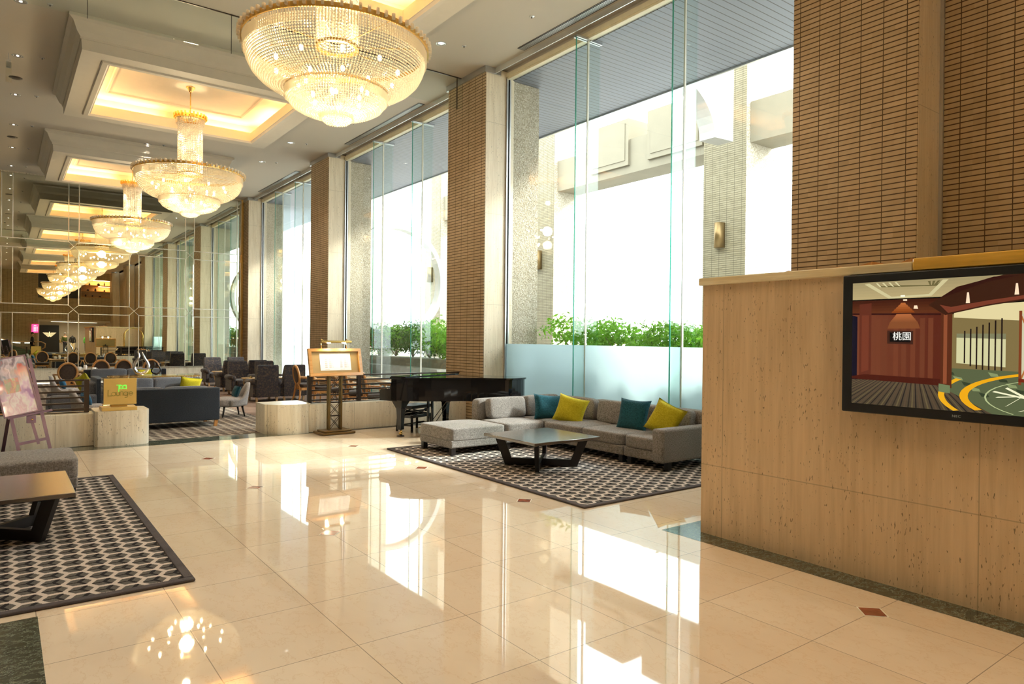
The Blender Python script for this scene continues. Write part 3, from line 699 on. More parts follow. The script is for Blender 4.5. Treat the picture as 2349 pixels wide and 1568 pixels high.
def vent(y0, y1, lab):
    t = thing('ceiling_vent', lab, 'vent', (6.60, y0, 6.05), group='long slot vents along the window side of the ceiling')
    MB().box(-.07, .07, 0, y1 - y0, -.006, .002).build('vent_frame', M['iron'], t)
    s = MB()
    for x in (-.045, -.02, .005, .03): s.box(x, x + .012, .02, y1 - y0 - .02, -.012, -.004)
    s.build('vent_louvres', M['alu'], t); MB().box(-.05, .05, .02, y1 - y0 - .02, -.008, -.0065).build('vent_slot', M['vent'], t)
vent(4.9, 8.70, 'long black slot vent in the ceiling above the nearest window'); vent(11.9, 15.55, 'long black slot vent in the ceiling above the middle window'); vent(18.9, 22.4, 'long black slot vent in the ceiling above the far window')
def smoke(y, lab):
    t = thing('glass_smoke_screen', lab, 'glass screen', (0, y, 0), group='clear glass smoke screens hanging from the ceiling')
    MB().box(-6.2, 6.70, -.004, .004, 5.50, 6.05).build('glass_sheet', M['glass'], t)
    MB().box(-6.2, 6.70, -.008, .008, 6.035, 6.052).build('top_channel', M['iron'], t)
    r = MB()
    for x in (-1.5, .86, 2.62, 4.6): r.box(x - .003, x + .003, -.008, .008, 5.49, 6.05)
    r.box(6.42, 6.43, -.01, .01, 5.49, 6.05); r.build('hanger_rods', M['iron'], t)
smoke(10.32, 'clear glass smoke screen hanging across the ceiling between the two nearest coffers')
ex = thing('exit_sign', 'clear hanging exit sign seen edge-on at the left edge of the ceiling', 'sign', (.04, 14.0, 0))
MB().box(-.01, .07, -.15, .15, 5.62, 5.86).build('sign_plate', M['acryl'], ex); MB().box(.0, .06, -.17, .17, 5.86, 5.89).tube([(.03, 0, 5.88), (.03, 0, 6.05)], .006, 6).build('hanger', M['alu_white'], ex)
# ------------------------------------------------------------------ outside
g = MB(); g.add([(7.2, -60, -.12), (120, -60, -.12), (120, 120, -.12), (7.2, 120, -.12)], [(0, 1, 2, 3)]); o = g.build('ground', M['pave'], fix=False); o['kind'] = 'structure'; o['label'] = 'bright paving outside the windows'
s = MB(); s.box(7.12, 9.58, -19, 40, 5.93, 6.25, 0); s.box(9.58, 9.62, -19, 40, 5.90, 6.35, 1); o = s.build('trim_7', [M['soffit'], M['alu']]); struct(o, 'grey slatted soffit outside above the windows')
for i, (a, b2) in enumerate(COLS[1:] + [(30.4, 31.6)]):
    nm = ['seen in the gap beside the counter', 'far off behind the counter', 'right of the big window', 'left in the big window', 'seen through the middle window', 'seen through the far window'][i]
    t = thing('outer_pillar', 'tall outdoor pillar with ribbed tile face, ' + nm, 'pillar', (13.9, a, 0), group='pillars of the outdoor colonnade')
    MB().box(.015, 1.2, 0, b2 - a, -.1, 11.5).build('granite_core', M['granite'], t); MB().box(0, .015, .01, b2 - a - .01, -.1, 11.5).build('tile_face', M['tile_out'], t)
    wl = thing('wall_lamp', 'brown half-cylinder wall lamp, outdoor pillar ' + nm, 'lamp', (13.9, a + .68, 3.98), group='outdoor wall lamps')
    pts = [(-.20 * math.sin(q * math.pi / 10), .125 * math.cos(q * math.pi / 10)) for q in range(11)]
    MB().prism(pts, -.30, .30, 2, sm=True).build('shade', M['bronze'], wl); MB().box(-.04, 0, -.09, .09, -.2, .2).build('back_plate', M['iron'], wl)
def beam(n, y0, y1, mer, lab):
    t = thing('outdoor_beam', lab, 'beam', (14.05, y0, 0), group='beams of the outdoor colonnade')
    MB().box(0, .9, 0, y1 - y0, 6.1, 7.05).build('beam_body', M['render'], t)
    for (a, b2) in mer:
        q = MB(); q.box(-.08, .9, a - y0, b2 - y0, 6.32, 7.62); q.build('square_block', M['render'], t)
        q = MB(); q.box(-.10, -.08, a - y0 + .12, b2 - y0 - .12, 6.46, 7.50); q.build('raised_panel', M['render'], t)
beam(1, 10.80, 16.53, [(10.9, 12.72), (13.42, 14.95)], 'beige outdoor beam with two raised square blocks beyond the big window')
beam(2, 3.97, 9.58, [(6.2, 7.9), (4.2, 5.6)], 'beige outdoor beam right of the outdoor pillar, near the counter')
beam(3, 17.74, 23.47, [(18.0, 19.6), (20.6, 22.2)], 'beige outdoor beam beyond the middle window')
ar = MB(); pts = []
for q in range(13):
    a = R_(q * 7.5); pts.append((10.9 + 1.8 * math.cos(a), 5.97 + 1.2 * math.sin(a)))
outer = [(p[0] + .62 if i == 0 else p[0], p[1]) for i, p in enumerate(pts)]
poly = pts + [(pts[-1][0], 9.0), (13.36, 9.0), (13.36, 5.99)]
ar.prism(poly, 9.56, 9.98, 1, 0); o = ar.build('archway', M['arch'], fix=True); tag(o, 'white curved arch bracket outside reaching from the outdoor pillar', 'arch')
rg = MB(); cx, cz, R1 = 9.20, 3.11, 1.43; n = 48
for q in range(n):
    a0, a1 = 2 * math.pi * q / n, 2 * math.pi * (q + 1) / n
    for (y) in (0,):
        A = [(cx + R1 * math.cos(a), cz + 1.49 * math.sin(a)) for a in (a0, a1)]; B = [(cx + (R1 + .13) * math.cos(a), cz + 1.63 * math.sin(a)) for a in (a0, a1)]
        rg.prism([A[0], B[0], B[1], A[1]], 17.9, 18.22, 1)
rg.box(8.75, 9.55, 17.88, 18.24, .9203, 1.56); o = rg.build('round_gate', M['whitebld']); tag(o, 'large white circular ring seen through the middle window', 'gate')
def bldg(x0, x1, y0, y1, h, lab, wins):
    t = thing('building', lab, 'building', (x0, y0, 0)); MB().box(0, x1 - x0, 0, y1 - y0, -.1, h).build('walls', M['whitebld'], t)
    for (a, z) in wins: MB().box(-.04, .02, a, a + 1.6, z, z + 2.0).build('window_pane', M['bldglass'], t)
bldg(48, 60, 8, 44, 19, 'pale building across the street, hazy beyond the big window', [(a, z) for a in (21, 24.5, 28) for z in (14.2, 9.8)])
# shrubs
def leafcloud(mb, c, r, n, size, rn, shell=.55, mi=0):
    for _ in range(n):
        while True:
            d = Vector((rn.uniform(-1, 1), rn.uniform(-1, 1), rn.uniform(-1, 1)))
            if .05 < d.length < 1: break
        d = d.normalized() * (shell + (1 - shell) * rn.random()) * (1 + .18 * math.sin(d.x * 7 + c[0] * 5) * math.sin(d.z * 6 + d.y * 5))
        p = Vector((c[0] + d.x * r[0], c[1] + d.y * r[1], c[2] + d.z * r[2]))
        nrm = (d + Vector((rn.uniform(-.8, .8), rn.uniform(-.8, .8), rn.uniform(-.3, 1)))).normalized()
        a = nrm.cross(Vector((rn.uniform(-1, 1), rn.uniform(-1, 1), rn.uniform(-1, 1)))).normalized(); b = nrm.cross(a); s = size * rn.uniform(.6, 1.3)
        mb.add([p - a * s, p - b * s * .42 - nrm * s * .12, p + a * s, p + b * s * .42 - nrm * s * .12, p + nrm * s * .05], [(0, 1, 4), (1, 2, 4), (2, 3, 4), (3, 0, 4)], mi)
def shrub(x, y, z0, h, w, lab, mat, seed, n=1500, size=.05, group='shrubs in the planter outside', mat2=None):
    rn = random.Random(seed); t = thing('shrub', lab, 'shrub', (x, y, z0), group=group); m = MB()
    for _ in range(5):
        ox, oy, oz = rn.uniform(-.3, .3) * w, rn.uniform(-.35, .35) * w, rn.uniform(.30, .78) * h
        leafcloud(m, (ox, oy, oz), (w * .42, w * .42, h * .36), n // 5, size, rn, .5, 1 if (mat2 and rn.random() < .3) else 0)
    m.build('foliage', [mat, mat2 or mat], t, fix=False)
    s = MB()
    for _ in range(6):
        a = rn.uniform(0, 6.28); s.tube([(0, 0, 0), (.15 * w * math.cos(a), .15 * w * math.sin(a), h * .35), (.33 * w * math.cos(a), .33 * w * math.sin(a), h * .7)], [.016, .012, .006], 5)
    s.build('stem', M['bark'], t)
pl = MB(); pl.box(7.95, 9.2, 3.97, 9.6, -.12, 1.0); o = pl.build('planter', M['concrete']); tag(o, 'long stone planter behind the frosted lower part of the big window', 'planter')
for i, (x, y, h, w) in enumerate([(8.35, 9.15, .82, 1.2), (8.45, 8.2, .74, 1.15), (8.35, 7.1, .72, 1.2), (8.45, 6.15, .66, 1.05), (8.4, 5.2, .62, 1.1), (8.35, 4.3, .66, 1.0)]):
    shrub(x, y, 1.0, h, w, ['bright green shrub leftmost behind the big window, beside the granite column', 'bright green shrub by the first glass fin of the big window', 'bright green shrub in the middle of the big window', 'bright green shrub just left of the second glass fin', 'darker green shrub between the second glass fin and the stone counter', 'green shrub behind the stone counter'][i], M['leafA'], 10 + i, 1700, .05)
pl = thing('planter', 'stepped stone planter ledges outside the middle window', 'planter', (7.9, 13.6, 0))
MB().box(.5, 1.7, 0, 5.6, -.12, .92).box(0.1, .5, 0, 5.6, -.12, .72).build('ledge', M['concrete'], pl); MB().box(-.1, .1, 2.6, 5.4, -.12, .50).build('low_block', M['tile_out'], pl)
for i, (x, y, h, w, mt) in enumerate([(8.9, 14.6, 1.02, 1.4, 'leafA'), (8.95, 15.6, .92, 1.5, 'leafB'), (9.0, 16.6, .92, 1.5, 'leafB'), (9.0, 17.6, .88, 1.5, 'leafB'), (9.0, 18.5, .80, 1.2, 'leafR')]):
    shrub(x, y, .9201, h, w, ['bright green shrub right of the middle window, beside the tiled column', 'dark green shrub right of the glass fins in the middle window', 'dark dense shrub in the centre of the middle window', 'dark shrub left in the middle window', 'reddish shrub at the left edge of the middle window'][i], M[mt], 30 + i, 3000, .05, 'shrubs outside the middle window', M['leafA'])
def tree(x, y, h, w, lab, seed):
    rn = random.Random(seed); t = thing('tree', lab, 'tree', (x, y, 0), group='trees across the street'); m = MB()
    for _ in range(7): leafcloud(m, (rn.uniform(-.4, .4) * w, rn.uniform(-.4, .4) * w, h * rn.uniform(.5, .9)), (w * .35, w * .35, h * .2), 260, .22, rn)
    m.build('crown', [M['leafB']], t, fix=False); MB().tube([(0, 0, -.1), (.1, 0, h * .4), (0, .1, h * .75)], [.2, .15, .07], 8).build('trunk', M['bark'], t)
tree(27, 12.6, 4.2, 3.2, 'green street tree seen between the second glass fin and the outdoor pillar', 3); tree(30, 10.3, 9.5, 4, 'tall tree seen between the outdoor pillar and the tiled column', 5)
# ------------------------------------------------------------------ lobby furniture
def rug(x0, x1, y0, y1, lab):
    t = thing('rug', lab, 'rug', ((x0 + x1) / 2, (y0 + y1) / 2, 0), group='hexagon patterned rugs'); a, b = (x1 - x0) / 2, (y1 - y0) / 2; e = .055
    MB().box(-a + e, a - e, -b + e, b - e, .0025, .013).build('woven_field', M['rug'], t)
    m = MB(); m.rbox(-a, a, -b, -b + e, .0022, .018, .006, 2).rbox(-a, a, b - e, b, .0022, .018, .006, 2).rbox(-a, -a + e, -b + e, b - e, .0022, .018, .006, 2).rbox(a - e, a, -b + e, b - e, .0022, .018, .006, 2)
    m.build('binding', M['rug_edge'], t)
rug(4.0, 6.95, 4.31, 8.06, 'hexagon patterned rug under the L-shaped sofa'); rug(-2.6, .925, 4.34, 8.06, 'hexagon patterned rug at the left edge, under the dark table and ottoman')
ZR = .018
def sofa_base(t, x0, x1, y0, y1, legs, top=.215):
    m = MB(); m.rbox(x0, x1, y0, y1, .10, top, .018, 2); m.build('base', M['sofa'], t)
    for (x, y) in legs: MB().box(x - .03, x + .03, y - .03, y + .03, ZR - .005 + 0, .105).build('leg', M['sofaleg'], t)
def seat_cushion(t, x0, x1, y0, y1, z0=.205, z1=.355, crown=.16):
    m = MB(); m.soft(((x0 + x1) / 2, (y0 + y1) / 2, (z0 + z1) / 2), (x1 - x0, y1 - y0, z1 - z0), 9, 12, crown=crown); m.build('seat_cushion', M['sofa'], t)
def ottoman(x, y, lab, w=.82, d=.79, top=.345):
    t = thing('ottoman', lab, 'ottoman', (x, y, 0), group='grey square ottomans')
    sofa_base(t, -w / 2 + .004, w / 2 - .004, -d / 2 + .004, d / 2 - .004, [(sx * (w / 2 - .05), sy * (d / 2 - .05)) for sx in (-1, 1) for sy in (-1, 1)], .20)
    MB().soft((0, 0, (.185 + top) / 2), (w, d, top - .185), 18, 14, crown=.2).build('seat_cushion', M['sofa'], t)
ottoman(4.79, 7.49, 'grey woven ottoman ending the L-shaped sofa, in front of the piano'); ottoman(.14, 7.49, 'grey woven ottoman at the left edge behind the dark wood table', top=.36)
# L-shaped sofa: four modules and a back
sf = thing('sectional_sofa', 'grey-brown L-shaped sofa by the big window with loose back cushions and one block arm', 'sofa', (0, 0, 0))
FR = 5.80
sofa_base(sf, 5.21, 6.75, 7.10, 7.93, [(5.28, 7.17), (5.28, 7.85)]); sofa_base(sf, FR + .01, 6.75, 5.62, 7.10, [(5.87, 5.68), (5.87, 7.0), (6.68, 5.68)]); sofa_base(sf, FR + .01, 6.74, 4.98, 5.605, [(5.87, 5.54), (5.90, 5.02), (6.68, 5.04), (6.68, 5.54)])
seat_cushion(sf, 5.205, 5.86, 7.09, 7.72); seat_cushion(sf, 5.87, 6.55, 7.09, 7.72); seat_cushion(sf, FR, 6.55, 6.36, 7.095); seat_cushion(sf, FR, 6.55, 5.62, 6.355); seat_cushion(sf, FR, 6.55, 5.12, 5.605)
for (x0, x1, y0, y1) in ((5.21, 5.97, 7.75, 7.93), (5.98, 6.70, 7.75, 7.93), (6.56, 6.75, 7.0, 7.74), (6.56, 6.75, 6.31, 6.99), (6.56, 6.75, 5.62, 6.30), (6.56, 6.75, 5.02, 5.605)):
    MB().soft(((x0 + x1) / 2, (y0 + y1) / 2, .40), (x1 - x0, y1 - y0, .44), 9, 12).build('backrest', M['sofa'], sf)
MB().rbox(5.735, 6.75, 4.95, 5.115, .105, .475, .03, 3).build('arm', M['sofa'], sf)
def bcush(c, w, rz, tilt, h=.30, t=.15):
    Mx = T(*c) @ RZ(rz) @ RX(tilt); MB().soft((0, 0, 0), (w, t, h), 6, 12, M=Mx).build('back_cushion', M['sofa'], sf)
bcush((5.60, 7.645, .495), .62, 0, -.14); bcush((6.25, 7.66, .50), .60, 0, -.12)
bcush((6.47, 7.05, .49), .60, -math.pi / 2, -.14); bcush((6.465, 6.38, .49), .60, -math.pi / 2, -.16); bcush((6.475, 5.82, .485), .46, -math.pi / 2, -.12); bcush((6.47, 5.36, .485), .44, -math.pi / 2, -.15)
def scatter(x, y, z, w, h, t, Mx, mat, lab, seed, grp='velvet and quilted scatter cushions on the L-shaped sofa'):
    o = MB().pillow(w, h, t, 14, M=Mx, seed=seed).build('scatter_cushion', M[mat]); o.location = (x, y, z); tag(o, lab, 'cushion', grp)
Q = math.pi / 2
scatter(6.08, 7.30, .505, .44, .36, .15, RZ(-.25) @ RX(-.32) @ RY(.10), 'teal', 'teal velvet cushion in the sofa corner, partly behind the yellow one', 1)
scatter(6.12, 6.88, .50, .43, .38, .15, RZ(-1.0) @ RX(-.35) @ RY(.22), 'yellow', 'mustard yellow quilted cushion in the sofa corner, in front of the teal one', 2)
scatter(6.24, 5.86, .52, .42, .41, .14, RZ(-1.30) @ RX(-.30) @ RY(.04), 'teal', 'teal velvet cushion standing upright in the middle of the long sofa side', 3)
scatter(6.19, 5.31, .53, .40, .40, .14, RZ(-1.25) @ RX(-.35) @ RY(.38), 'yellow', 'mustard yellow quilted cushion leaning beside the sofa arm', 4)
def coffee_table(x, y, lab, top=.36, hw=.47):
    t = thing('coffee_table', lab, 'table', (x, y, 0), group='square dark coffee tables')
    MB().rbox(-hw, hw, -hw, hw, top - .032, top, .004, 1).build('tabletop', M['tabletop'], t)
    for sx in (-1, 1):
        for sy in (-1, 1):
            a = Vector((sx * .29, sy * .29, ZR - .004)); b2 = Vector((sx * .375, sy * .375, top - .032)); dr = Vector((sx, sy, 0)).normalized(); sd = Vector((-sy, sx, 0)).normalized()
            m = MB(); w1 = .10; th = .022; vs = []
            for p in (a, b2):
                for (i, j) in ((0, -1), (-1, -1), (-1, 1), (0, 1)): vs.append(p + dr * i * w1 + sd * j * th)
            m.add(vs, [(0, 1, 2, 3), (4, 7, 6, 5), (0, 4, 5, 1), (1, 5, 6, 2), (2, 6, 7, 3), (3, 7, 4, 0)]); m.build('leg', M['sofaleg'], t)
    for s2 in (1, -1):
        MB().bar((-.25, -.25 * s2, .055), (.25, .25 * s2, .055), .044, .075).build('floor_rail', M['sofaleg'], t)
        MB().bar((-.34, -.34 * s2, top - .052), (.34, .34 * s2, top - .052), .044, .036).build('top_rail', M['sofaleg'], t)
coffee_table(4.92, 6.03, 'square dark coffee table with crossed legs in front of the L-shaped sofa'); coffee_table(-.055, 6.02, 'square dark coffee table at the left edge with amber light on its top', .365)
# counter with screen
ct = thing('stone_counter', 'high travertine counter on the right with ash and amber wood top edge', 'counter', (4.25, 0, 0))
MB().box(0, 2.28, -3.2, 3.29, 0, 1.862).build('counter_body', M['trav_wall'], ct)
MB().rbox(-.03, 2.28, 1.795, 3.315, 1.862, 1.918, .006, 1).build('ash_cap', M['capwood'], ct); MB().rbox(-.045, 2.28, -3.2, 1.79, 1.862, 1.935, .006, 1).build('amber_cap', M['capgold'], ct)
for k, (x, y, s2, lab) in enumerate([(4.75, 2.95, .10, 'leftmost'), (4.75, 2.62, .16, 'second'), (4.62, 2.25, .07, 'third'), (4.6, 1.98, .05, 'rightmost small')]):
    o = MB().prism([(-s2, 0), (s2, 0), (s2, .02), (-s2, .055)], -.08, .08, 0).build('leaflet_tray', M['chairwood'], None, (x, y, 1.9181)); tag(o, lab + ' brown wooden wedge lying on the stone counter top', 'tray', 'wooden wedges on the counter top')
tv = thing('display_screen', 'large black-framed display on the counter showing a wood-panelled restaurant entrance', 'screen', (4.25, 0, 0))
Y0, Y1, Z0, Z1 = 2.17, .62, 1.025, 1.855
MB().rbox(-.095, -.0, Y1 - .0, Y0, Z0, Z1, .006, 1).build('bezel', M['tvcase'], tv)
MB().box(-.099, -.094, Y1 + .065, Y0 - .065, Z0 + .055, Z1 - .05).build('screen_glass', M['blk'], tv)
pm = MB(); pm.cols = []; lay = [0]
def px(a, b): return Y0 - .065 - a * (Y0 - Y1 - .13), Z0 + .055 + b * (Z1 - Z0 - .105)
def clip(P):
    for ax, lim, sg in ((0, 0, 1), (0, 1, -1), (1, 0, 1), (1, 1, -1)):
        o = []
        for i in range(len(P)):
            a, b = P[i - 1], P[i]; da, db = sg * (a[ax] - lim), sg * (b[ax] - lim)
            if (da < 0) != (db < 0): t = da / (da - db); o.append((a[0] + (b[0] - a[0]) * t, a[1] + (b[1] - a[1]) * t))
            if db >= 0: o.append(b)
        P = o
        if len(P) < 3: return []
    return P
def pp(pts, col, step=1):
    pts = clip(pts)
    if not pts: return
    lay[0] += 1; x = -.0995 - .000009 * lay[0]
    pm.add([(x,) + px(a, b) for a, b in pts], [tuple(range(len(pts)))]); pm.cols.append(col)
def S(r, g2, b2): return tuple((v / 255) ** 2.2 for v in (r, g2, b2))
def gpoly(x0, x1, y0, y1, ca, cb, n=8, vert=False):
    for i in range(n):
        t0, t1 = i / n, (i + 1) / n; c2 = tuple(ca[k] + (cb[k] - ca[k]) * (i + .5) / n for k in range(3))
        if vert: pp([(x0, y0 + (y1 - y0) * t0), (x1, y0 + (y1 - y0) * t0), (x1, y0 + (y1 - y0) * t1), (x0, y0 + (y1 - y0) * t1)], c2)
        else: pp([(x0 + (x1 - x0) * t0, y0), (x0 + (x1 - x0) * t1, y0), (x0 + (x1 - x0) * t1, y1), (x0 + (x1 - x0) * t0, y1)], c2)
def screen_picture():
    # coordinates run 0-1 over the screen; about 0.61 of its width is inside the picture
    gpoly(0, 1, .86, 1, S(176, 158, 112), S(150, 136, 98), 6, True); gpoly(0, 1, .0, .2, S(72, 62, 48), S(84, 70, 54), 4, True)
    for k in range(92):                                   # carpet stripes
        a = -.3 + k * .015; pp([(a, 0), (a + .006, 0), (.25 + (a - .25) * .45 + .003, .215), (.25 + (a - .25) * .45, .215)], (S(96, 84, 58), S(48, 42, 36), S(84, 68, 52), S(40, 36, 34))[k * 7 % 4])
    for k, (a, s2) in enumerate(((.10, 0), (.125, .018), (.15, .036), (.175, .054))):   # coffered ceiling
        pp([(a, .985), (a + .02, .955 - s2 * 0), (.33 - s2 * .4, .945), (.36 - s2, .985), (.35 - s2, .985), (.325 - s2 * .4, .953), (a + .022, .963)], S(100, 92, 58)); pp([(a - .004, .99), (a + .012, .958), (a + .02, .955), (a + .004, .99)], S(205, 196, 150))
    pp([(.05, .985), (.15, .86), (.31, .87), (.37, .99), (.35, .99), (.30, .885), (.16, .875), (.07, .99)], S(196, 186, 140))
    gpoly(0, .345, .205, .84, S(112, 62, 42), S(84, 36, 26), 14)       # wood wall
    for (a, c2) in ((.10, 1.2), (.125, .9), (.17, 1.25), (.2, .95), (.235, 1.2), (.27, .9), (.3, 1.15)): pp([(a, .23), (a + .018, .23), (a + .018, .70), (a, .70)], tuple(v * (1 + (c2 - 1) * .25) for v in S(104, 56, 38)))
    gpoly(0, .345, .74, .85, S(92, 48, 28), S(58, 24, 17), 5, True); pp([(.0, .735), (.345, .72), (.345, .735), (.0, .75)], S(54, 22, 20))
    pp([(.03, .82), (.08, .83), (.08, .25), (.03, .21)], S(92, 44, 32)); pp([(.04, .73), (.07, .73), (.07, .28), (.04, .26)], S(108, 54, 38)); pp([(0, .73), (.022, .72), (.022, .2), (0, .2)], S(20, 18, 34))
    for k in range(6): pp([(.18 - .005 * k, .735 - .012 * k), (.235 + .005 * k, .735 - .012 * k), (.24 + .006 * k, .72 - .02 * k), (.175 - .006 * k, .72 - .02 * k)], tuple(v * (1.25 - .12 * k) for v in S(150, 88, 52)))
    for k in range(5): pp([(.16 + .008 * k, .745 + .015 * k), (.25 - .008 * k, .745 + .015 * k), (.245 - .008 * k, .76 + .016 * k), (.165 + .008 * k, .76 + .016 * k)], S(130 + 10 * k, 64 + 8 * k, 26 + 6 * k))
    pp([(.195, .872), (.212, .872), (.212, .884), (.195, .884)], S(255, 250, 220)); pp([(.205, .84), (.22, .838), (.22, .85), (.205, .85)], S(255, 225, 190)); pp([(.245, .775), (.262, .773), (.258, .80), (.247, .80)], S(250, 215, 180))
    pp([(0, .205), (.345, .185), (.345, .235), (.055, .245), (.0, .225)], S(70, 28, 20))
    # doorway with the marble floor and bright room
    pp([(.345, .17), (1, .17), (1, .80), (.345, .72)], S(120, 104, 66)); pp([(.39, .70), (1, .62), (1, .84), (.39, .78)], S(214, 200, 150)); pp([(.40, .50), (.56, .5), (.56, .58), (.40, .58)], S(120, 120, 90)); pp([(.40, .36), (.56, .34), (.56, .54), (.4, .55)], S(200, 196, 150))
    for k in range(7): a = .425 + .02 * k; pp([(a, .36 - .02 * k), (a + .005, .36 - .02 * k), (a + .005, .60 + .015 * k), (a, .60 + .015 * k)], S(34, 24, 22))
    pp([(.38, .32), (1, .30), (1, -.0), (.52, 0), (.345, .18)], S(84, 92, 64))
    for k in range(22):
        a = .36 + .029 * k; pp([(a, .30 - .3 * (k % 5) / 8), (a + .03, .29 - .3 * (k % 5) / 8), (a + .035, .27 - .3 * (k % 5) / 8), (a + .01, .27 - .3 * (k % 5) / 8)], S(128, 140, 96) if k % 2 else S(52, 62, 44))
    def arc(cx, cy, rx, ry, wv, col, a0=0, a1=360, n=40):
        for i in range(n):
            t0, t1 = R_(a0 + (a1 - a0) * i / n), R_(a0 + (a1 - a0) * (i + 1) / n)
            q = [(cx + (rx + e) * math.cos(t), cy + (ry + e * ry / rx) * math.sin(t)) for t, e in ((t0, 0), (t1, 0), (t1, wv), (t0, wv))]
            if all(p[0] < .999 and p[1] > .001 for p in q): pp(q, col)
    arc(.80, .12, .36, .19, .028, S(226, 160, 26), 60, 300); arc(.80, .12, .44, .24, .022, S(226, 165, 30), 150, 260); arc(.80, .12, .30, .155, .006, S(170, 180, 130))
    for (x0, y0, x1, y1) in ((.56, .19, .72, .02), (.53, .12, .95, .20), (.6, .03, .95, .22), (.68, .24, .56, .06), (.78, .24, .99, .05), (.52, .16, .9, .02)):
        pp([(x0, y0), (x0 + .008, y0 + .008), (x1 + .008, y1 + .008), (x1, y1)], S(232, 230, 190))
    pp([(.345, .175), (.385, .17), (.385, .74), (.345, .75)], S(84, 42, 26)); pp([(.355, .2), (.368, .2), (.368, .74), (.355, .74)], S(134, 74, 48)); pp([(.34, .14), (.38, .13), (.38, .19), (.34, .2)], S(104, 118, 82))
    # curved dark canopy
    cv = [(.30, .80), (.36, .72), (.50, .78), (.7, .84), (1, .90), (1, 1.0), (.55, 1.0), (.40, .93)]; pp(cv, S(56, 30, 20)); pp([(.34, .80), (.37, .735), (.5, .79), (.7, .85), (1, .91), (1, .925), (.7, .87), (.5, .82), (.38, .78)], S(112, 56, 40))
    pp([(.33, .84), (.5, .955), (.60, .99), (.52, .99), (.40, .925)], S(48, 18, 16))
    for (a, b2) in ((.43, .84), (.585, .89)): pp([(a, b2 - .035), (a + .014, b2 - .035), (a + .01, b2 + .045), (a + .004, b2 + .045)], S(245, 215, 180))
    # lattice screens
    pp([(.60, .24), (1, .2), (1, .74), (.60, .72)], S(196, 192, 160))
    for k in range(12):
        a = .60 + .035 * k; pp([(a, .24), (a + .006, .24), (a + .10, .72), (a + .094, .72)], S(168, 104, 56)); pp([(a + .1, .24), (a + .106, .24), (a + .006, .72), (a, .72)], S(168, 104, 56))
    for a in (.60, .685, .70, .80): pp([(a, .22), (a + .009, .22), (a + .009, .74), (a, .74)], S(120, 60, 34))
    pp([(.60, .24), (1, .19), (1, .21), (.6, .265)], S(110, 40, 24)); pp([(.735, .03), (.738, .03), (.745, .8), (.742, .8)], S(24, 20, 20))
    pp([(.145, .50), (.245, .495), (.245, .60), (.145, .605)], S(60, 34, 26)); pp([(.155, .515), (.235, .51), (.235, .585), (.155, .59)], S(14, 12, 14))
screen_picture(); pic = pm.build('screen_picture', M['screen'], tv, fix=False)
Mt = Matrix(((0, 0, -1, -.108), (-1, 0, 0, 1.815), (0, 1, 0, 1.482), (0, 0, 0, 1)))
try: text('picture_lettering', '\u6843\u5712', .052, emit('sign_glyph', (.9, .88, .8), .7), tv, Mt, .0003)
except Exception as e: print(e)
text('bezel_lettering', 'NEC', .020, M['alu'], tv, Matrix(((0, 0, -1, -.096), (-1, 0, 0, 1.535), (0, 1, 0, 1.052), (0, 0, 0, 1))), .0006, sp=1.2)
# low stone walls, rails
wl = thing('low_wall', 'low travertine wall with a rounded end block on the left, below the lounge sign', 'low wall', (0, 10.4, 0), group='low travertine walls edging the lounge')
MB().rbox(-6.2, 1.0, .0, .36, 0, .425, .008, 1).build('wall_body', M['trav_low'], wl)
pts = [(.97, .34), (.97, -.10), (1.0, -.14)] + [(1.0 + .5 * q / 8, -.14 - .055 * math.sin(math.pi * (q / 8) * .75)) for q in range(1, 9)] + [(1.56, -.16), (1.60, -.06), (1.60, .40), (1.5, .46), (1.0, .46)]
MB().prism(pts, 0, .455).build('end_block', M['trav_low'], wl)
wr = thing('low_wall', 'low travertine wall on the right with a bow-fronted end block, running behind the menu stand and the piano', 'low wall', (0, 10.1, 0), group='low travertine walls edging the lounge')
MB().rbox(3.72, 6.54, .0, .36, 0, .425, .008, 1).build('wall_body', M['trav_low'], wr)
pts = [(3.12, .18), (3.26, .02), (3.30, .0)] + [(3.30 + .42 * q / 8, -.065 * math.sin(math.pi * q / 8)) for q in range(1, 9)] + [(3.76, .04), (3.76, .62), (3.12, .62)]
MB().prism(pts, 0, .44).build('end_block', M['trav_low'], wr)
gr = MB()
for k in range(54): gr.box(4.36 + k * .04, 4.385 + k * .04, 10.035, 10.075, .0012, .004)
o = MB().box(4.32, 6.5, 10.02, 10.09, .001, .0025, 0).add(gr.v, gr.f, 1).build('floor_grille', [M['iron'], M['steel']]); tag(o, 'narrow perforated metal grille in the floor along the low wall behind the piano', 'grille')
def rail(x0, x1, y, posts, z0, z1, lab):
    t = thing('metal_railing', lab, 'railing', (0, y, 0), group='dark metal railings on the low walls')
    for k in range(6):
        z = z0 + .045 + k * (z1 - z0 - .055) / 5
        MB().box(x0, x1, -.012, .012, z - .011, z + .011).build('horizontal_bar', M['iron'], t)
    MB().box(x0, x1, -.012, .012, z0 + .001, z0 + .012).build('foot_bar', M['iron'], t)
    for p in posts: MB().box(p - .028, p + .028, -.03, .03, z0 + .001, z1).build('post', M['iron'], t)
rail(-6.1, .90, 10.58, [.90, -1.2], .425, .86, 'dark metal railing on the left low wall behind the easel'); rail(3.77, 6.5, 10.28, [3.79, 4.60, 5.6, 6.45], .425, .855, 'dark metal railing on the right low wall behind the menu stand and piano')
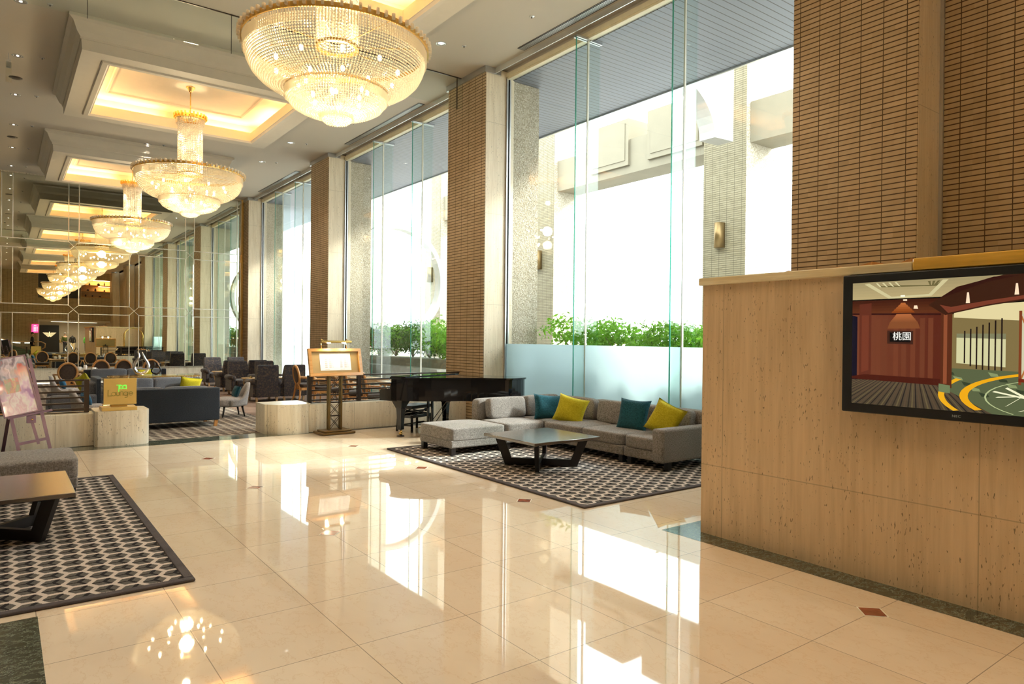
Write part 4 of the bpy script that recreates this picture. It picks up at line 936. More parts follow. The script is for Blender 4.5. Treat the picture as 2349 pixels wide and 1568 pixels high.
# lounge sign
sg = thing('lounge_sign', 'gold acrylic block sign reading Tea Lounge on the left end block', 'sign', (1.245, 10.42, .455))
MB().rbox(-.20, .205, -.16, .16, .0, .045, .003, 1).build('base_plate', M['signgold'], sg); MB().box(-.09, .10, -.05, .05, .045, .075).build('neck', M['signgold'], sg)
MB().rbox(-.185, .205, -.13, .13, .075, .425, .004, 1).build('acrylic_block', M['acryl'], sg)
MB().box(-.178, .199, -.128, -.10, .08, .42).build('gold_panel', M['signgold'], sg)
def FY(x, y, z): return Matrix(((1, 0, 0, x), (0, 0, 1, y), (0, 1, 0, z), (0, 0, 0, 1)))
def stroke_letters(name, items, w, mat, par, y, z0):
    # thin line lettering built from arcs and straight strokes
    m = MB()
    for it in items:
        P = [(p[0], y, z0 + p[1]) for p in it]; m.tube(P, w, 5)
    return m.build(name, mat, par)
def circ(cx, cy, r, a0=0, a1=360, n=18): return [(cx + r * math.cos(R_(a0 + (a1 - a0) * i / n)), cy + r * math.sin(R_(a0 + (a1 - a0) * i / n))) for i in range(n + 1)]
tea = [[(-.035, .075), (.02, .075)], [(-.008, .075), (-.008, -.015)]] + [circ(.018, .045, .022, 0, 330)] + [[(-.004, .045), (.04, .045)]] + [circ(.058, .045, .020)] + [[(.079, .066), (.079, .018)], [(.04, .062), (.05, .073), (.079, .073)]]
stroke_letters('tea_lettering', tea, .0026, M['signgreen'], sg, -.133, .26)
lou = [[(-.13, .07), (-.13, -.005), (-.085, -.005)]] + [circ(-.065, .018, .024)] + [[(-.036, .045), (-.036, .012), (-.028, -.006), (-.008, -.006), (.0, .012), (.0, .045)], [(.008, -.006), (.008, .036), (.018, .046), (.034, .046), (.042, .036), (.042, -.006)]] + [circ(.072, .018, .024)] + [[(.097, .042), (.097, -.012), (.088, -.032), (.06, -.032)]] + [circ(.133, .018, .024, 0, 325), [(.109, .018), (.157, .018)]]
stroke_letters('lounge_lettering', lou, .0022, M['signolive'], sg, -.133, .20)
# easel with poster
ez = thing('easel', 'dark wooden display easel sheened lilac, standing before the left low wall', 'easel', (.26, 10.0, 0), .08)
def E_(x, z): return (x, .03 + (1.3 - z) * -.16 + .12, z)
MB().bar(E_(-.085, .0), E_(-.30, 1.25), .035, .022, up=(0, 1, 0)).build('front_leg', M['easel'], ez); MB().bar(E_(.225, .0), E_(.02, 1.15), .035, .022, up=(0, 1, 0)).build('front_leg', M['easel'], ez)
MB().bar((-.22, .32, .0), (-.12, .12, .9), .035, .022, up=(0, 1, 0)).build('rear_leg', M['easeldark'], ez); MB().bar(E_(.10, .13), E_(-.08, .9), .030, .02, up=(0, 1, 0)).build('centre_mast', M['easel'], ez)
MB().bar(E_(-.10, .145), E_(.20, .19), .032, .018, up=(0, 1, 0)).build('cross_bar', M['easel'], ez); MB().bar((-.20, -.025, .455), (.235, -.025, .53), .05, .022).build('shelf', M['easel'], ez)
MB().rbox(-.02, .075, -.03, -.008, .385, .475, .004, 1).build('clamp_block', M['easel'], ez); MB().ell((.035, -.042, .43), (.011, .014, .011), 10, 8).build('clamp_knob', M['brass'], ez)
ps = thing('framed_poster', 'tilted framed glossy poster on the easel, painted with reflections in reds, pinks and violet', 'poster', (.2, 9.965, .49), .08)
Rp = T(0, 0, 0) @ RY(-.17) @ RX(-.10); Rp = RX(-.16) @ Matrix(((1, -.0, -.30, 0), (0, 1, 0, 0), (.17, 0, 1, 0), (0, 0, 0, 1)))
Rp = RX(-.15) @ RY(-.20)
w2, h2 = .355, .70
fr = MB(); e = .016
fr.box(-w2 / 2, w2 / 2, -.012, .012, 0, e, 0, Rp).box(-w2 / 2, w2 / 2, -.012, .012, h2 - e, h2, 0, Rp).box(-w2 / 2, -w2 / 2 + e, -.012, .012, 0, h2, 0, Rp).box(w2 / 2 - e, w2 / 2, -.012, .012, 0, h2, 0, Rp); fr.build('frame', M['easel'], ps)
art = MB().box(-w2 / 2 + e, w2 / 2 - e, -.006, -.004, e, h2 - e)
art.build('poster_sheet', M['poster'], ps).matrix_local = Rp; MB().box(-w2 / 2 + .01, w2 / 2 - .01, -.003, .004, .01, h2 - .01, 0, Rp).build('backing_board', M['blkmatt'], ps)
# menu stand
ms = thing('menu_stand', 'lit wooden menu board on a bronze lattice pole in front of the right low wall', 'menu stand', (4.02, 9.80, 0), .04)
Rm_ = T(0, -.03, .865) @ RX(-.25); bw, bh, e = .42, .415, .045
fm = MB()
for (p) in ([(-bw, 0), (bw, 0), (bw - e, e), (-bw + e, e)], [(-bw, bh), (-bw + e, bh - e), (bw - e, bh - e), (bw, bh)], [(-bw, 0), (-bw + e, e), (-bw + e, bh - e), (-bw, bh)], [(bw, 0), (bw, bh), (bw - e, bh - e), (bw - e, e)]):
    fm.prism(p, -.03, .015, 1, M=Rm_)
fm.build('board_frame', M['menuwood'], ms); MB().box(-bw + e, bw - e, -.0, .012, e, bh - e, 0, Rm_).build('mount', M['menuback'], ms)
MB().box(-.245, .245, -.004, .0, .085, .085 + .26, 0, Rm_).build('menu_sheet', M['paper'], ms)
pr = MB()
for cx in (-.12, .12):
    for c2 in (-.045, .02, .07):
        for r in range(5):
            if c2 == .07: pr.box(cx + c2, cx + c2 + .006, -.0052, -.0042, .13 + r * .03, .14 + r * .03, 0, Rm_)
            else:
                for l in range(2): pr.box(cx + c2 - .004, cx + c2 + .034, -.0052, -.0042, .13 + r * .03 + l * .009, .134 + r * .03 + l * .009, 0, Rm_)
    pr.box(cx - .05, cx + .02, -.0052, -.0042, .10, .104, 0, Rm_)
pr.build('menu_print', M['print'], ms)
MB().box(-.24, .24, -.12, -.085, .485, .515, 0, Rm_).build('lamp_hood', M['brass'], ms)
for x in (-.20, .20):
    MB().tube([Rm_ @ Vector((x, .0, bh)), Rm_ @ Vector((x, .0, .50)), Rm_ @ Vector((x, -.03, .56)), Rm_ @ Vector((x, -.09, .52))], .006, 6).build('lamp_bracket', M['brass'], ms)
for x in (-.12, .12): o = MB().ell((0, 0, 0), (.03, .010, .008), 10, 6).build('lamp_tube', M['bulb'], ms); o.location = Rm_ @ Vector((x, -.10, .482)); l = light('menu_light', 'POINT', Rm_ @ Vector((x, -.07, .455)), 4.5, (1, .80, .55), size=.02, parent=ms)
tr = MB()
for sx in (-1, 1):
    for sy in (-1, 1): tr.box(sx * .095 - .014, sx * .095 + .014, sy * .03 + .04 - .008, sy * .03 + .04 + .008, .06, .93)
tr.build('pole_uprights', M['bronze'], ms)
lt = MB()
for k in range(4):
    z = .07 + k * .20
    for sy in (.012, .068): lt.bar((-.085, sy, z), (.085, sy, z + .19), .009, .006).bar((.085, sy, z), (-.085, sy, z + .19), .009, .006).box(-.09, .09, sy - .004, sy + .004, z + .188, z + .204)
lt.build('pole_lattice', M['iron'], ms); MB().box(-.09, .09, .0, .08, .90, .93).tube([(0, .04, .9), (0, .04, 1.0)], .02, 8).build('board_mount', M['iron'], ms)
bs = MB(); bs.rbox(-.26, .26, -.14, .22, .004, .035, .005, 1).rbox(-.215, .215, -.10, .18, .035, .060, .005, 1); bs.build('base', M['bronze'], ms)
# piano
an = R_(23); pn = thing('grand_piano', 'black lacquered grand piano with closed lid behind the ottoman', 'piano', (5.10, 9.52, 0), 0)
Mp = Matrix(((math.sin(an), math.cos(an), 0, 0), (-math.cos(an), math.sin(an), 0, 0), (0, 0, 1, 0), (0, 0, 0, 1)))   # local x = tail, y = bass
def bez(p0, p1, p2, p3, n=10): return [tuple(((1 - t) ** 3 * p0[i] + 3 * (1 - t) ** 2 * t * p1[i] + 3 * (1 - t) * t * t * p2[i] + t ** 3 * p3[i]) for i in (0, 1)) for t in [k / n for k in range(n + 1)]]
body = [(.20, -.66), (.50, -.66)] + bez((.50, -.66), (.85, -.60), (1.05, -.18), (1.40, -.02), 12)[1:] + bez((1.40, -.02), (1.62, .06), (1.80, .10), (1.80, .36), 10)[1:] + bez((1.80, .36), (1.80, .60), (1.68, .66), (1.50, .66), 8)[1:] + [(.20, .66)]
MB().prism(body, .535, .845, 2, sm=False, M=Mp).build('case', M['blk'], pn)
lid = [(p[0] + (.02 if p[0] > 1.0 else 0) - (.015 if p[0] < .3 else 0), p[1] * 1.022) for p in body]
MB().prism(lid, .849, .872, 2, M=Mp).build('lid', M['blk'], pn); MB().prism([(.20, -.67), (.47, -.67), (.47, .67), (.20, .67)], .8725, .884, 2, M=Mp).build('lid_front_flap', M['blk'], pn)
MB().prism([(-.02, .52), (.30, .52), (.30, .84), (.21, .84), (.19, .76), (.17, .70), (.10, .69), (.0, .685), (-.02, .66)], -.66, -.60, 1, M=Mp).build('treble_cheek', M['blk'], pn)
MB().prism([(-.02, .52), (.30, .52), (.30, .84), (.21, .84), (.19, .76), (.17, .70), (.10, .69), (.0, .685), (-.02, .66)], .60, .66, 1, M=Mp).build('bass_cheek', M['blk'], pn)
MB().box(0, .20, -.60, .60, .53, .60, 0, Mp).box(.02, .20, -.6, .6, .60, .67, 0, Mp).build('keybed', M['blk'], pn); MB().box(.03, .16, -.58, .58, .668, .674, 0, Mp).build('white_keys', M['white'], pn); MB().rbox(.02, .19, -.59, .59, .675, .695, .005, 2, 0, Mp).build('key_cover', M['blk'], pn)
for (u, v) in ((.30, -.56), (.30, .56), (1.48, .25)):
    l = MB()
    for (z0, z1, a, b2) in ((.10, .16, .036, .036), (.16, .42, .034, .048), (.42, .535, .052, .10)):
        vs = [Mp @ Vector((u + sx * s, v + sy * s, z)) for (z, s) in ((z0, a), (z1, b2)) for (sx, sy) in ((-1, -1), (1, -1), (1, 1), (-1, 1))]
        l.add(vs, [(0, 3, 2, 1), (4, 5, 6, 7), (0, 1, 5, 4), (1, 2, 6, 5), (2, 3, 7, 6), (3, 0, 4, 7)])
    lg = l.build('leg', M['blk'], pn)
    c = Mp @ Vector((u, v, 0)); MB().tube([(c.x, c.y, .10), (c.x + .012, c.y, .06), (c.x, c.y, .035)], [.014, .02, .012], 8).tube([(c.x, c.y - .018, .04), (c.x, c.y + .018, .04)], .024, 12).build('caster', M['brass'], lg); MB().lathe([(.0, .014), (.05, .014), (.058, .004), (.058, .0015), (0, .0015)], 20, c=(c.x, c.y)).build('caster_cup', M['blkmatt'], lg)
ly = MB(); 
for v in (-.05, .05): ly.box(.40, .43, v - .014, v + .014, .13, .535, 0, Mp)
ly.box(.36, .46, -.13, .13, .09, .14, 0, Mp); 
for v in (-.07, .07): ly.bar(Mp @ Vector((.44, v, .12)), Mp @ Vector((.78, v * .6, .535)), .008, .008)
ly.build('pedal_lyre', M['blk'], pn)
pdl = MB()
for v in (-.06, 0, .06): pdl.tube([Mp @ Vector((.38, v, .10)), Mp @ Vector((.30, v, .085)), Mp @ Vector((.25, v, .07))], [.012, .012, .018], 6, flat=.4)
pdl.build('pedals', M['brass'], pn)
bn = thing('piano_bench', 'black adjustable piano bench pushed under the piano keyboard', 'bench', (5.20, 9.52, 0), an)
MB().rbox(-.27, .27, -.17, .17, .355, .405, .015, 2).build('seat_pad', M['blkmatt'], bn); sc = MB()
for sy in (-.13, .13): sc.bar((-.2, sy, .25), (.2, sy, .35), .012, .02).bar((.2, sy, .25), (-.2, sy, .35), .012, .02)
sc.tube([(-.30, 0, .30), (.30, 0, .30)], .012, 8); sc.build('lift_scissors', M['blkmatt'], bn)
MB().tube([(.28, 0, .30), (.32, 0, .30)], .028, 12).tube([(-.32, 0, .30), (-.28, 0, .30)], .028, 12).build('height_knob', M['blkmatt'], bn)
for sx in (-1, 1):
    for sy in (-1, 1): MB().bar((sx * .245, sy * .145, .0), (sx * .235, sy * .135, .25), .036, .036).build('leg', M['blk'], bn)
MB().box(-.25, .25, -.15, -.13, .215, .26).box(-.25, .25, .13, .15, .215, .26).box(-.25, -.23, -.14, .14, .215, .26).box(.23, .25, -.14, .14, .215, .26).box(-.24, .24, -.008, .008, .10, .125).box(-.248, -.228, -.14, .14, .09, .115).box(.228, .248, -.14, .14, .09, .115).build('stretcher', M['blk'], bn)
# ------------------------------------------------------------------ lounge
def lounge_sofa(x, y, rz, L, lab, mat='navy', back=.62, arms=True, nc=2, D=.80):
    # local: back along y=0, seat towards +y
    t = thing('lounge_sofa', lab, 'sofa', (x, y, 0), rz, 'upholstered sofas in the lounge')
    MB().rbox(-L / 2, L / 2, 0, .13, .10, back, .02, 3).build('backrest', M[mat], t); MB().rbox(-L / 2 + .02, L / 2 - .02, .125, D, .10, .24, .02, 2).build('base', M[mat], t)
    for k in range(nc):
        w = (L - (.26 if arms else .04)) / nc; x0 = -(L - (.26 if arms else .04)) / 2 + k * w
        MB().soft((x0 + w / 2, .46, .30), (w - .006, D - .12, .15), 9, 10, crown=.15).build('seat_cushion', M['slate'], t)
        MB().soft((x0 + w / 2, .20, .49), (w - .006, .18, .30), 8, 10, M=None).build('back_cushion', M['slate'], t)
    if arms:
        for s in (-1, 1): MB().rbox(s * L / 2 - (.13 if s > 0 else 0), s * L / 2 + (.13 if s < 0 else 0), .10, D - .02, .10, .44, .045, 4).build('arm', M['slate'], t)
    for sx in (-1, 1):
        for yy in (.05, D - .07): MB().bar((sx * (L / 2 - .06), yy, 0), (sx * (L / 2 - .045), yy, .105), .05, .05).build('leg', M['chairwood'], t)
    return t
lounge_sofa(2.04, 11.62, 0, 1.56, 'dark navy sofa seen from behind, right of the gold lounge sign')
lounge_sofa(2.31, 14.68, math.pi, 1.70, 'slate sofa facing the camera in front of the lattice console')
lounge_sofa(1.42, 13.95, math.pi / 2, 1.0, 'sofa seen end-on just behind the gold lounge sign, a yellow cushion on its seat', nc=2, back=.70)
lounge_sofa(2.42, 18.95, math.pi, 1.75, 'slate sofa behind the lattice console, near the round-backed chairs')
def cush(x, y, z, w, h, t, Mx, mat, lab, seed): scatter(x, y, z, w, h, t, Mx, mat, lab, seed, 'scatter cushions in the lounge')
cush(2.92, 14.28, .50, .40, .30, .13, RZ(math.pi) @ RX(-.25) @ RY(-.15), 'yellow', 'mustard yellow cushion on the slate sofa above the end of the navy sofa back', 11)
cush(1.17, 14.2, .58, .36, .34, .13, RZ(math.pi / 2 + .5) @ RX(-.3) @ RY(.35), 'yellow', 'mustard yellow cushion on the end-on sofa left of the gold sign', 12)
cush(2.78, 18.55, .50, .36, .26, .13, RZ(math.pi + .1) @ RX(-.2), 'yellow', 'mustard yellow cushion glimpsed behind the two vases', 13)
cn = thing('console_table', 'long console with gilt lattice band and glass top, carrying two vases', 'console', (2.42, 14.98, 0))
MB().rbox(-.80, .80, -.15, .15, .650, .672, .004, 1).build('glass_top', M['acryl'], cn); fr = MB(); fr.box(-.80, .80, -.15, .15, .632, .648).box(-.80, .80, -.15, .15, .53, .545); fr.build('gilt_frame', M['gold'], cn)
lt = MB()
for k in range(26):
    x = -.78 + k * .06
    lt.bar((x, -.145, .545), (x + .05, -.145, .632), .008, .012, up=(0, 1, 0)).bar((x + .05, -.145, .545), (x, -.145, .632), .008, .012, up=(0, 1, 0))
l1 = lt.build('gilt_lattice', M['gold'], cn); l2 = l1.copy(); COL.objects.link(l2); l2.parent = cn; l2.location = (0, .29, 0); MB().box(-.79, .79, -.12, .12, .08, .53).build('cabinet_body', M['iron'], cn)
for sx in (-.74, .74):
    for sy in (-.11, .11): MB().box(sx - .02, sx + .02, sy - .02, sy + .02, 0, .09).build('foot', M['gold'], cn)
def loop_vase(x, y, z, h, w, mat, lab):
    t = thing('loop_vase', lab, 'vase', (x, y, z), group='looped sculptural vases on the console'); m = MB()
    pts = [(x * w / .24, 0, z * h) for (x, z) in ((-.075, .99), (-.05, .90), (-.04, .80), (-.052, .70), (-.095, .58), (-.132, .42), (-.132, .26), (-.085, .11), (0, .05), (.085, .11), (.135, .26), (.135, .42), (.105, .57), (.065, .70), (.040, .82), (.015, .97))]
    for q in range(0):
        s = q / 24; a = math.pi * (1.0 + s * 1.0)
        if s < .30: u = s / .30; pts.append((-w * (.12 + .38 * math.sin(u * math.pi / 2) ** 1.4) - .0, 0, h * (1 - u * .66)))
        elif s > .70: u = (1 - s) / .30; pts.append((w * (.05 + .45 * math.sin(u * math.pi / 2) ** 1.4), 0, h * (.96 - u * .62)))
        else: u = (s - .30) / .40; pts.append((-w * .5 * math.cos(u * math.pi), 0, h * .34 - h * .27 * math.sin(u * math.pi)))
    rr = [.010 + .020 * math.sin(math.pi * k / 15) for k in range(16)]; rr = [r * h / .45 for r in rr]
    m.tube(pts, rr, 10, flat=1.1); m.build('glass_loop', M[mat], t)
    MB().lathe([(0, 0.001), (w * .22, .001), (w * .14, h * .05), (0.001, h * .07)], 16).build('foot', M[mat], t)
loop_vase(2.18, 14.98, .672, .46, .22, 'steel', 'tall silver looped glass vase on the console'); loop_vase(2.44, 14.98, .672, .25, .14, 'blk', 'small black looped vase beside the tall silver one')
def tub(x, y, rz, lab, mat='tub', pil='blue', pl=None):
    # local: back at y=0 curve, facing +y
    t = thing('tub_chair', lab, 'armchair', (x, y, 0), rz, 'pale grey tub chairs in the lounge'); m = MB(); n = 22; vs = []; fs = []; rows = 7
    for sd in (0, 1):
        for j in range(rows):
            for i in range(n + 1):
                a = math.pi * (i / n) * 1.15 - math.pi * .075; sh = math.sin(max(0, min(math.pi, a))) ; top = .30 + .30 * sh ** 3; zt = .20 + (top - .20) * j / (rows - 1)
                R = (.27 - (.05 if sd else 0)) * (1 + .10 * (j / (rows - 1)) * (.3 + sh))
                vs.append((R * math.cos(a), -R * math.sin(a) * 1.05 - .02 * sh * j / rows, zt))
    o2 = rows * (n + 1)
    for j in range(rows - 1):
        for i in range(n): a = j * (n + 1) + i; fs.append((a, a + 1, a + n + 2, a + n + 1)); fs.append((o2 + a, o2 + a + n + 1, o2 + a + n + 2, o2 + a + 1))
    for i in range(n): a = (rows - 1) * (n + 1) + i; fs.append((a, a + 1, o2 + a + 1, o2 + a)); fs.append((i, o2 + i, o2 + i + 1, i + 1))
    for j in range(rows - 1):
        for i in (0, n): a = j * (n + 1) + i; fs.append((a, a + n + 1, o2 + a + n + 1, o2 + a))
    m.add(vs, fs, 0, True); m.build('shell', M[mat], t)
    MB().soft((0, -.01, .26), (.44, .50, .17), 4, 12, crown=.1).build('seat_cushion', M[mat], t)
    for sx in (-1, 1):
        for yy, zz in ((.14, 1), (-.16, -1)): MB().tube([(sx * .16, yy, .20), (sx * .19, yy + zz * .04, 0)], [.022, .011], 8).build('leg', M['sofaleg'], t)
    o = MB().pillow(.28, .22, .10, 10, M=RX(.35), seed=5).build('lumbar_cushion', M[pil]); o.location = (x, y, .43); o.rotation_euler = (0, 0, rz)
    off = RZ(rz) @ Vector((0, -.10, 0)); o.location = (x + off.x, y + off.y, .44); tag(o, pl, 'cushion', 'small cushions on the tub chairs')
tub(3.32, 12.95, math.pi / 2, 'pale grey tub chair with a teal cushion right of the navy sofa', pil='teal', pl='small teal cushion on the tub chair right of the navy sofa')
tub(1.17, 12.62, -math.pi / 2 + .15, 'pale grey tub chair with a blue cushion just left of the gold sign', pl='small blue cushion on the tub chair beside the gold sign')
tub(1.10, 16.6, -math.pi / 2, 'pale grey tub chair with a blue cushion seen through the left railing', pl='small blue cushion on the tub chair seen over the left railing')
def round_chair(x, y, rz, lab):
    t = thing('round_back_chair', lab, 'chair', (x, y, 0), rz, 'oval-backed wooden dining armchairs')
    # local: facing +y, oval back at y=-.24
    Mb = T(0, -.25, .60) @ RX(.14); n = 28
    m = MB(); P = [(.185 * math.cos(2 * math.pi * k / n), 0, .215 * math.sin(2 * math.pi * k / n)) for k in range(n)]
    vs = []; fs = []
    for k in range(n):
        a = 2 * math.pi * k / n; c, s = math.cos(a), math.sin(a)
        for (r1, yy) in ((.0, -.022), (.042, -.018), (.042, .018), (.0, .022)): vs.append(((.158 + r1) * c, yy, (.188 + r1) * s))
    for k in range(n):
        for j in range(4): fs.append((k * 4 + j, k * 4 + (j + 1) % 4, ((k + 1) % n) * 4 + (j + 1) % 4, ((k + 1) % n) * 4 + j))
    m.add(vs, fs, 0, True, Mb); m.build('back_hoop', M['chairwood'], t)
    MB().ell((0, 0, 0), (.162, .022, .192), 24, 12, M=Mb).build('back_pad', M['chairseat'], t)
    MB().soft((0, 0, .385), (.46, .46, .09), 5, 10, crown=.15).build('seat_pad', M['chairseat'], t)
    MB().box(-.22, .22, .19, .215, .29, .345).box(-.22, .22, -.215, -.19, .29, .345).box(-.22, -.195, -.2, .2, .29, .345).box(.195, .22, -.2, .2, .29, .345).build('seat_rail', M['chairwood'], t)
    for sx in (-1, 1):
        MB().tube([(sx * .20, .20, .33), (sx * .205, .215, .15), (sx * .20, .21, 0)], [.024, .018, .013], 8).build('front_leg', M['chairwood'], t)
        MB().tube([(sx * .06, -.235, .45), (sx * .15, -.215, .33), (sx * .19, -.24, .14), (sx * .20, -.29, 0)], [.02, .026, .02, .014], 8).build('rear_leg', M['chairwood'], t)
        MB().tube([(sx * .19, -.22, .55), (sx * .25, -.06, .55), (sx * .25, .10, .54), (sx * .215, .16, .46), (sx * .205, .17, .34)], [.015, .019, .02, .017, .014], 8).build('armrest', M['chairwood'], t)
    MB().bar((0, -.228, .32), (0, -.238, .43), .10, .03, up=(0, 1, 0)).build('back_splat', M['chairwood'], t)
    return t
rc = round_chair(1.18, 18.3, .0, 'oval-backed wooden chair with its back to the camera, left, above the left railing')
k = 0
for (x, y, rz, lab) in [(1.98, 20.1, .05, 'oval-backed wooden chair, its back seen above the slate sofa left of the silver vase'), (2.50, 20.2, 0, 'oval-backed wooden chair whose rim shows just left of the silver vase'), (3.12, 20.1, 0, 'oval-backed wooden chair seen behind the black vase'),
                        (5.40, 14.75, -Q, 'oval-backed wooden chair in profile at the left end of the right railing'), (5.41, 13.8, -Q - .15, 'oval-backed wooden chair behind the left part of the menu board'), (5.44, 13.0, -Q - .2, 'oval-backed wooden chair behind the menu stand pole'),
                        (5.46, 12.2, -Q - .2, 'oval-backed wooden chair just right of the menu stand pole'), (5.45, 11.35, -Q - .2, 'oval-backed wooden chair between the railing post and the piano'),
                        (-.12, 12.3, -Q + .4, 'oval-backed wooden chair at the left edge behind the easel'), (.15, 15.5, .9, 'oval-backed wooden chair partly hidden behind the poster')]:
    dup(rc, (x, y, 0), rz, lab)
def cloth_table(x, y, w, d, h, lab, nm='dining_table'):
    t = thing(nm, lab, 'table', (x, y, 0), 0, 'pale wood tables in the lounge')
    MB().rbox(-w / 2, w / 2, -d / 2, d / 2, h - .03, h, .008, 2).build('tabletop', M['tblwood'], t); MB().box(-w / 2 + .06, w / 2 - .06, -d / 2 + .06, d / 2 - .06, h - .08, h - .03).build('apron', M['tblwood'], t)
    for sx in (-1, 1):
        for sy in (-1, 1):
            a, b2 = sx * (w / 2 - .06), sy * (d / 2 - .06); MB().tube([(a, b2, h - .04), (a * 1.02, b2 * 1.02, h * .62), (a * .93, b2 * .93, h * .2), (a * .98, b2 * .98, 0)], [.03, .026, .014, .017], 8).build('leg', M['tblwood'], t)
    return t
cloth_table(6.15, 13.3, .55, .9, .60, 'pale wood dining table behind the menu board'); cloth_table(6.15, 11.75, .55, 1.1, .60, 'pale wood dining table between the railing and the middle window'); cloth_table(6.15, 14.75, .5, .6, .58, 'pale wood table beside the profile chair near the window')
cloth_table(1.65, 19.46, .7, .6, .58, 'pale wood table with white cups among the oval-backed chairs'); cloth_table(2.1, 13.25, .9, .5, .40, 'low pale wood table between the navy and slate sofas', 'low_table')
def wing(x, y, rz, lab):
    # local facing +y, rear at y=0
    t = thing('high_back_armchair', lab, 'armchair', (x, y, 0), rz, 'high-backed dark armchairs by the windows')
    m = MB(); vs = []; w = .25
    for (z, y0, y1, ww) in ((.10, .0, .14, .235), (.35, .0, .16, .235), (.60, -.02, .12, .24), (.785, -.055, .05, .225), (.81, -.05, .03, .21)):
        vs += [(-ww, y0, z), (ww, y0, z), (ww, y1, z), (-ww, y1, z)]
    fs = [(3, 2, 1, 0), (16, 17, 18, 19)] + [(k * 4 + j, k * 4 + (j + 1) % 4, k * 4 + 4 + (j + 1) % 4, k * 4 + 4 + j) for k in range(4) for j in range(4)]
    m.add(vs, fs); m.build('high_back', M['wingf'], t)
    MB().rbox(-.24, .24, .12, .66, .10, .24, .015, 2).build('base', M['wingf'], t); MB().soft((0, .40, .30), (.40, .54, .15), 7, 8, crown=.2).build('seat_cushion', M['wingf'], t)
    for s in (-1, 1):
        a = MB(); a.rbox(s * .25 - .05, s * .25 + .05, .03, .62, .10, .42, .02, 2); a.tube([(s * .26, .01, .425), (s * .26, .64, .425)], .062, 14); a.build('rolled_arm', M['wingf'], t)
        for yy in (.05, .60): MB().bar((s * .215, yy, 0), (s * .225, yy, .105), .042, .042).build('leg', M['tblwood'], t)
    return t
wc = wing(4.72, 15.36, 0, 'high-backed dark armchair seen from behind, left of the two nearest')
for (x, y, rz, lab) in [(5.33, 15.38, 0, 'high-backed dark armchair seen from behind, right of the two nearest, beside the profile chair'), (4.78, 18.0, math.pi, 'high-backed brown armchair facing the camera, just left of the nearest two'), (5.45, 18.05, math.pi, 'high-backed brown armchair facing the camera, partly behind the nearest left one'),
                        (4.86, 18.72, 0, 'high-backed dark armchair in the second row seen from behind, left'), (5.50, 18.75, 0, 'high-backed dark armchair in the second row seen from behind, right'), (5.0, 21.55, math.pi, 'high-backed brown armchair facing the camera in the farthest row, left'), (5.68, 21.6, math.pi, 'high-backed brown armchair facing the camera in the farthest row, right')]:
    dup(wc, (x, y, 0), rz, lab)
def small_table(x, y, lab):
    t = thing('side_table', lab, 'table', (x, y, 0), 0, 'small pale wood tables between the high-backed armchairs')
    MB().lathe([(0, .432), (.27, .432), (.29, .445), (.29, .456), (.275, .462), (0, .462)], 28).build('tabletop', M['tblwood'], t); MB().lathe([(.21, .38), (.23, .38), (.23, .432), (.21, .432)], 24, sm=False).build('apron', M['tblwood'], t)
    for q in range(4):
        a = math.pi / 4 + q * Q; c, s = math.cos(a), math.sin(a); MB().tube([(.22 * c, .22 * s, .43), (.25 * c, .25 * s, .34), (.20 * c, .20 * s, .14), (.24 * c, .24 * s, 0)], [.022, .026, .014, .016], 8).build('leg', M['tblwood'], t)
    MB().tube([(.2, 0, .2), (-.2, 0, .2)], .009, 6).build('stretcher', M['tblwood'], t); return t
stt = small_table(4.82, 16.75, 'round pale wood table between the nearest left armchair and the one facing it')
for (x, y, lab) in ((5.48, 16.8, 'round pale wood table between the nearest right armchair and the one facing it'), (4.95, 20.15, 'round pale wood table in the second group of armchairs, left'), (5.6, 20.2, 'round pale wood table in the second group of armchairs, right')): dup(stt, (x, y, 0), 0, lab)
for (x, y, z, lab) in ((4.72, 16.62, .4625, 'small brass reservation sign on the nearest round table'),):
    o = MB().prism([(-.025, 0), (.025, 0), (.004, .035), (-.004, .035)], -.06, .06, 0).build('table_sign', M['brass'], None, (x, y, z)); o.rotation_euler = (0, 0, Q); tag(o, lab, 'sign')
def cup(x, y, z, r, h, lab, grp):
    t = thing('cup', lab, 'cup', (x, y, z), group=grp); MB().lathe([(0, .001), (r * .75, .001), (r, h * .3), (r, h), (r * .9, h), (r * .88, h * .3), (0, h * .2)], 16).build('bowl', M['white'], t)
    MB().tube([(r * .9, 0, h * .8), (r * 1.5, 0, h * .7), (r * 1.5, 0, h * .35), (r * .95, 0, h * .25)], r * .12, 6).build('handle', M['white'], t)
cup(1.50, 19.35, .5802, .045, .09, 'rounded white pot on the table among the oval-backed chairs', 'white crockery in the lounge'); cup(1.62, 19.38, .5802, .034, .13, 'tall white cup on the table among the oval-backed chairs', 'white crockery in the lounge'); cup(1.80, 19.35, .5802, .045, .07, 'white sugar bowl at the right end of the table with cups', 'white crockery in the lounge')
o = MB().prism([(-.05, 0), (.05, 0), (.045, .115), (-.045, .115)], -.03, .03, 1).build('menu_card_holder', M['white'], None, (2.30, 13.15, .4002)); tag(o, 'white menu card cube showing above the navy sofa back', 'card holder')
cup(2.46, 13.15, .4002, .035, .06, 'small white cup on the low table behind the navy sofa', 'white crockery in the lounge')
cup(6.1, 12.1, .6002, .03, .055, 'white cup on the dining table behind the right railing', 'white crockery in the lounge')
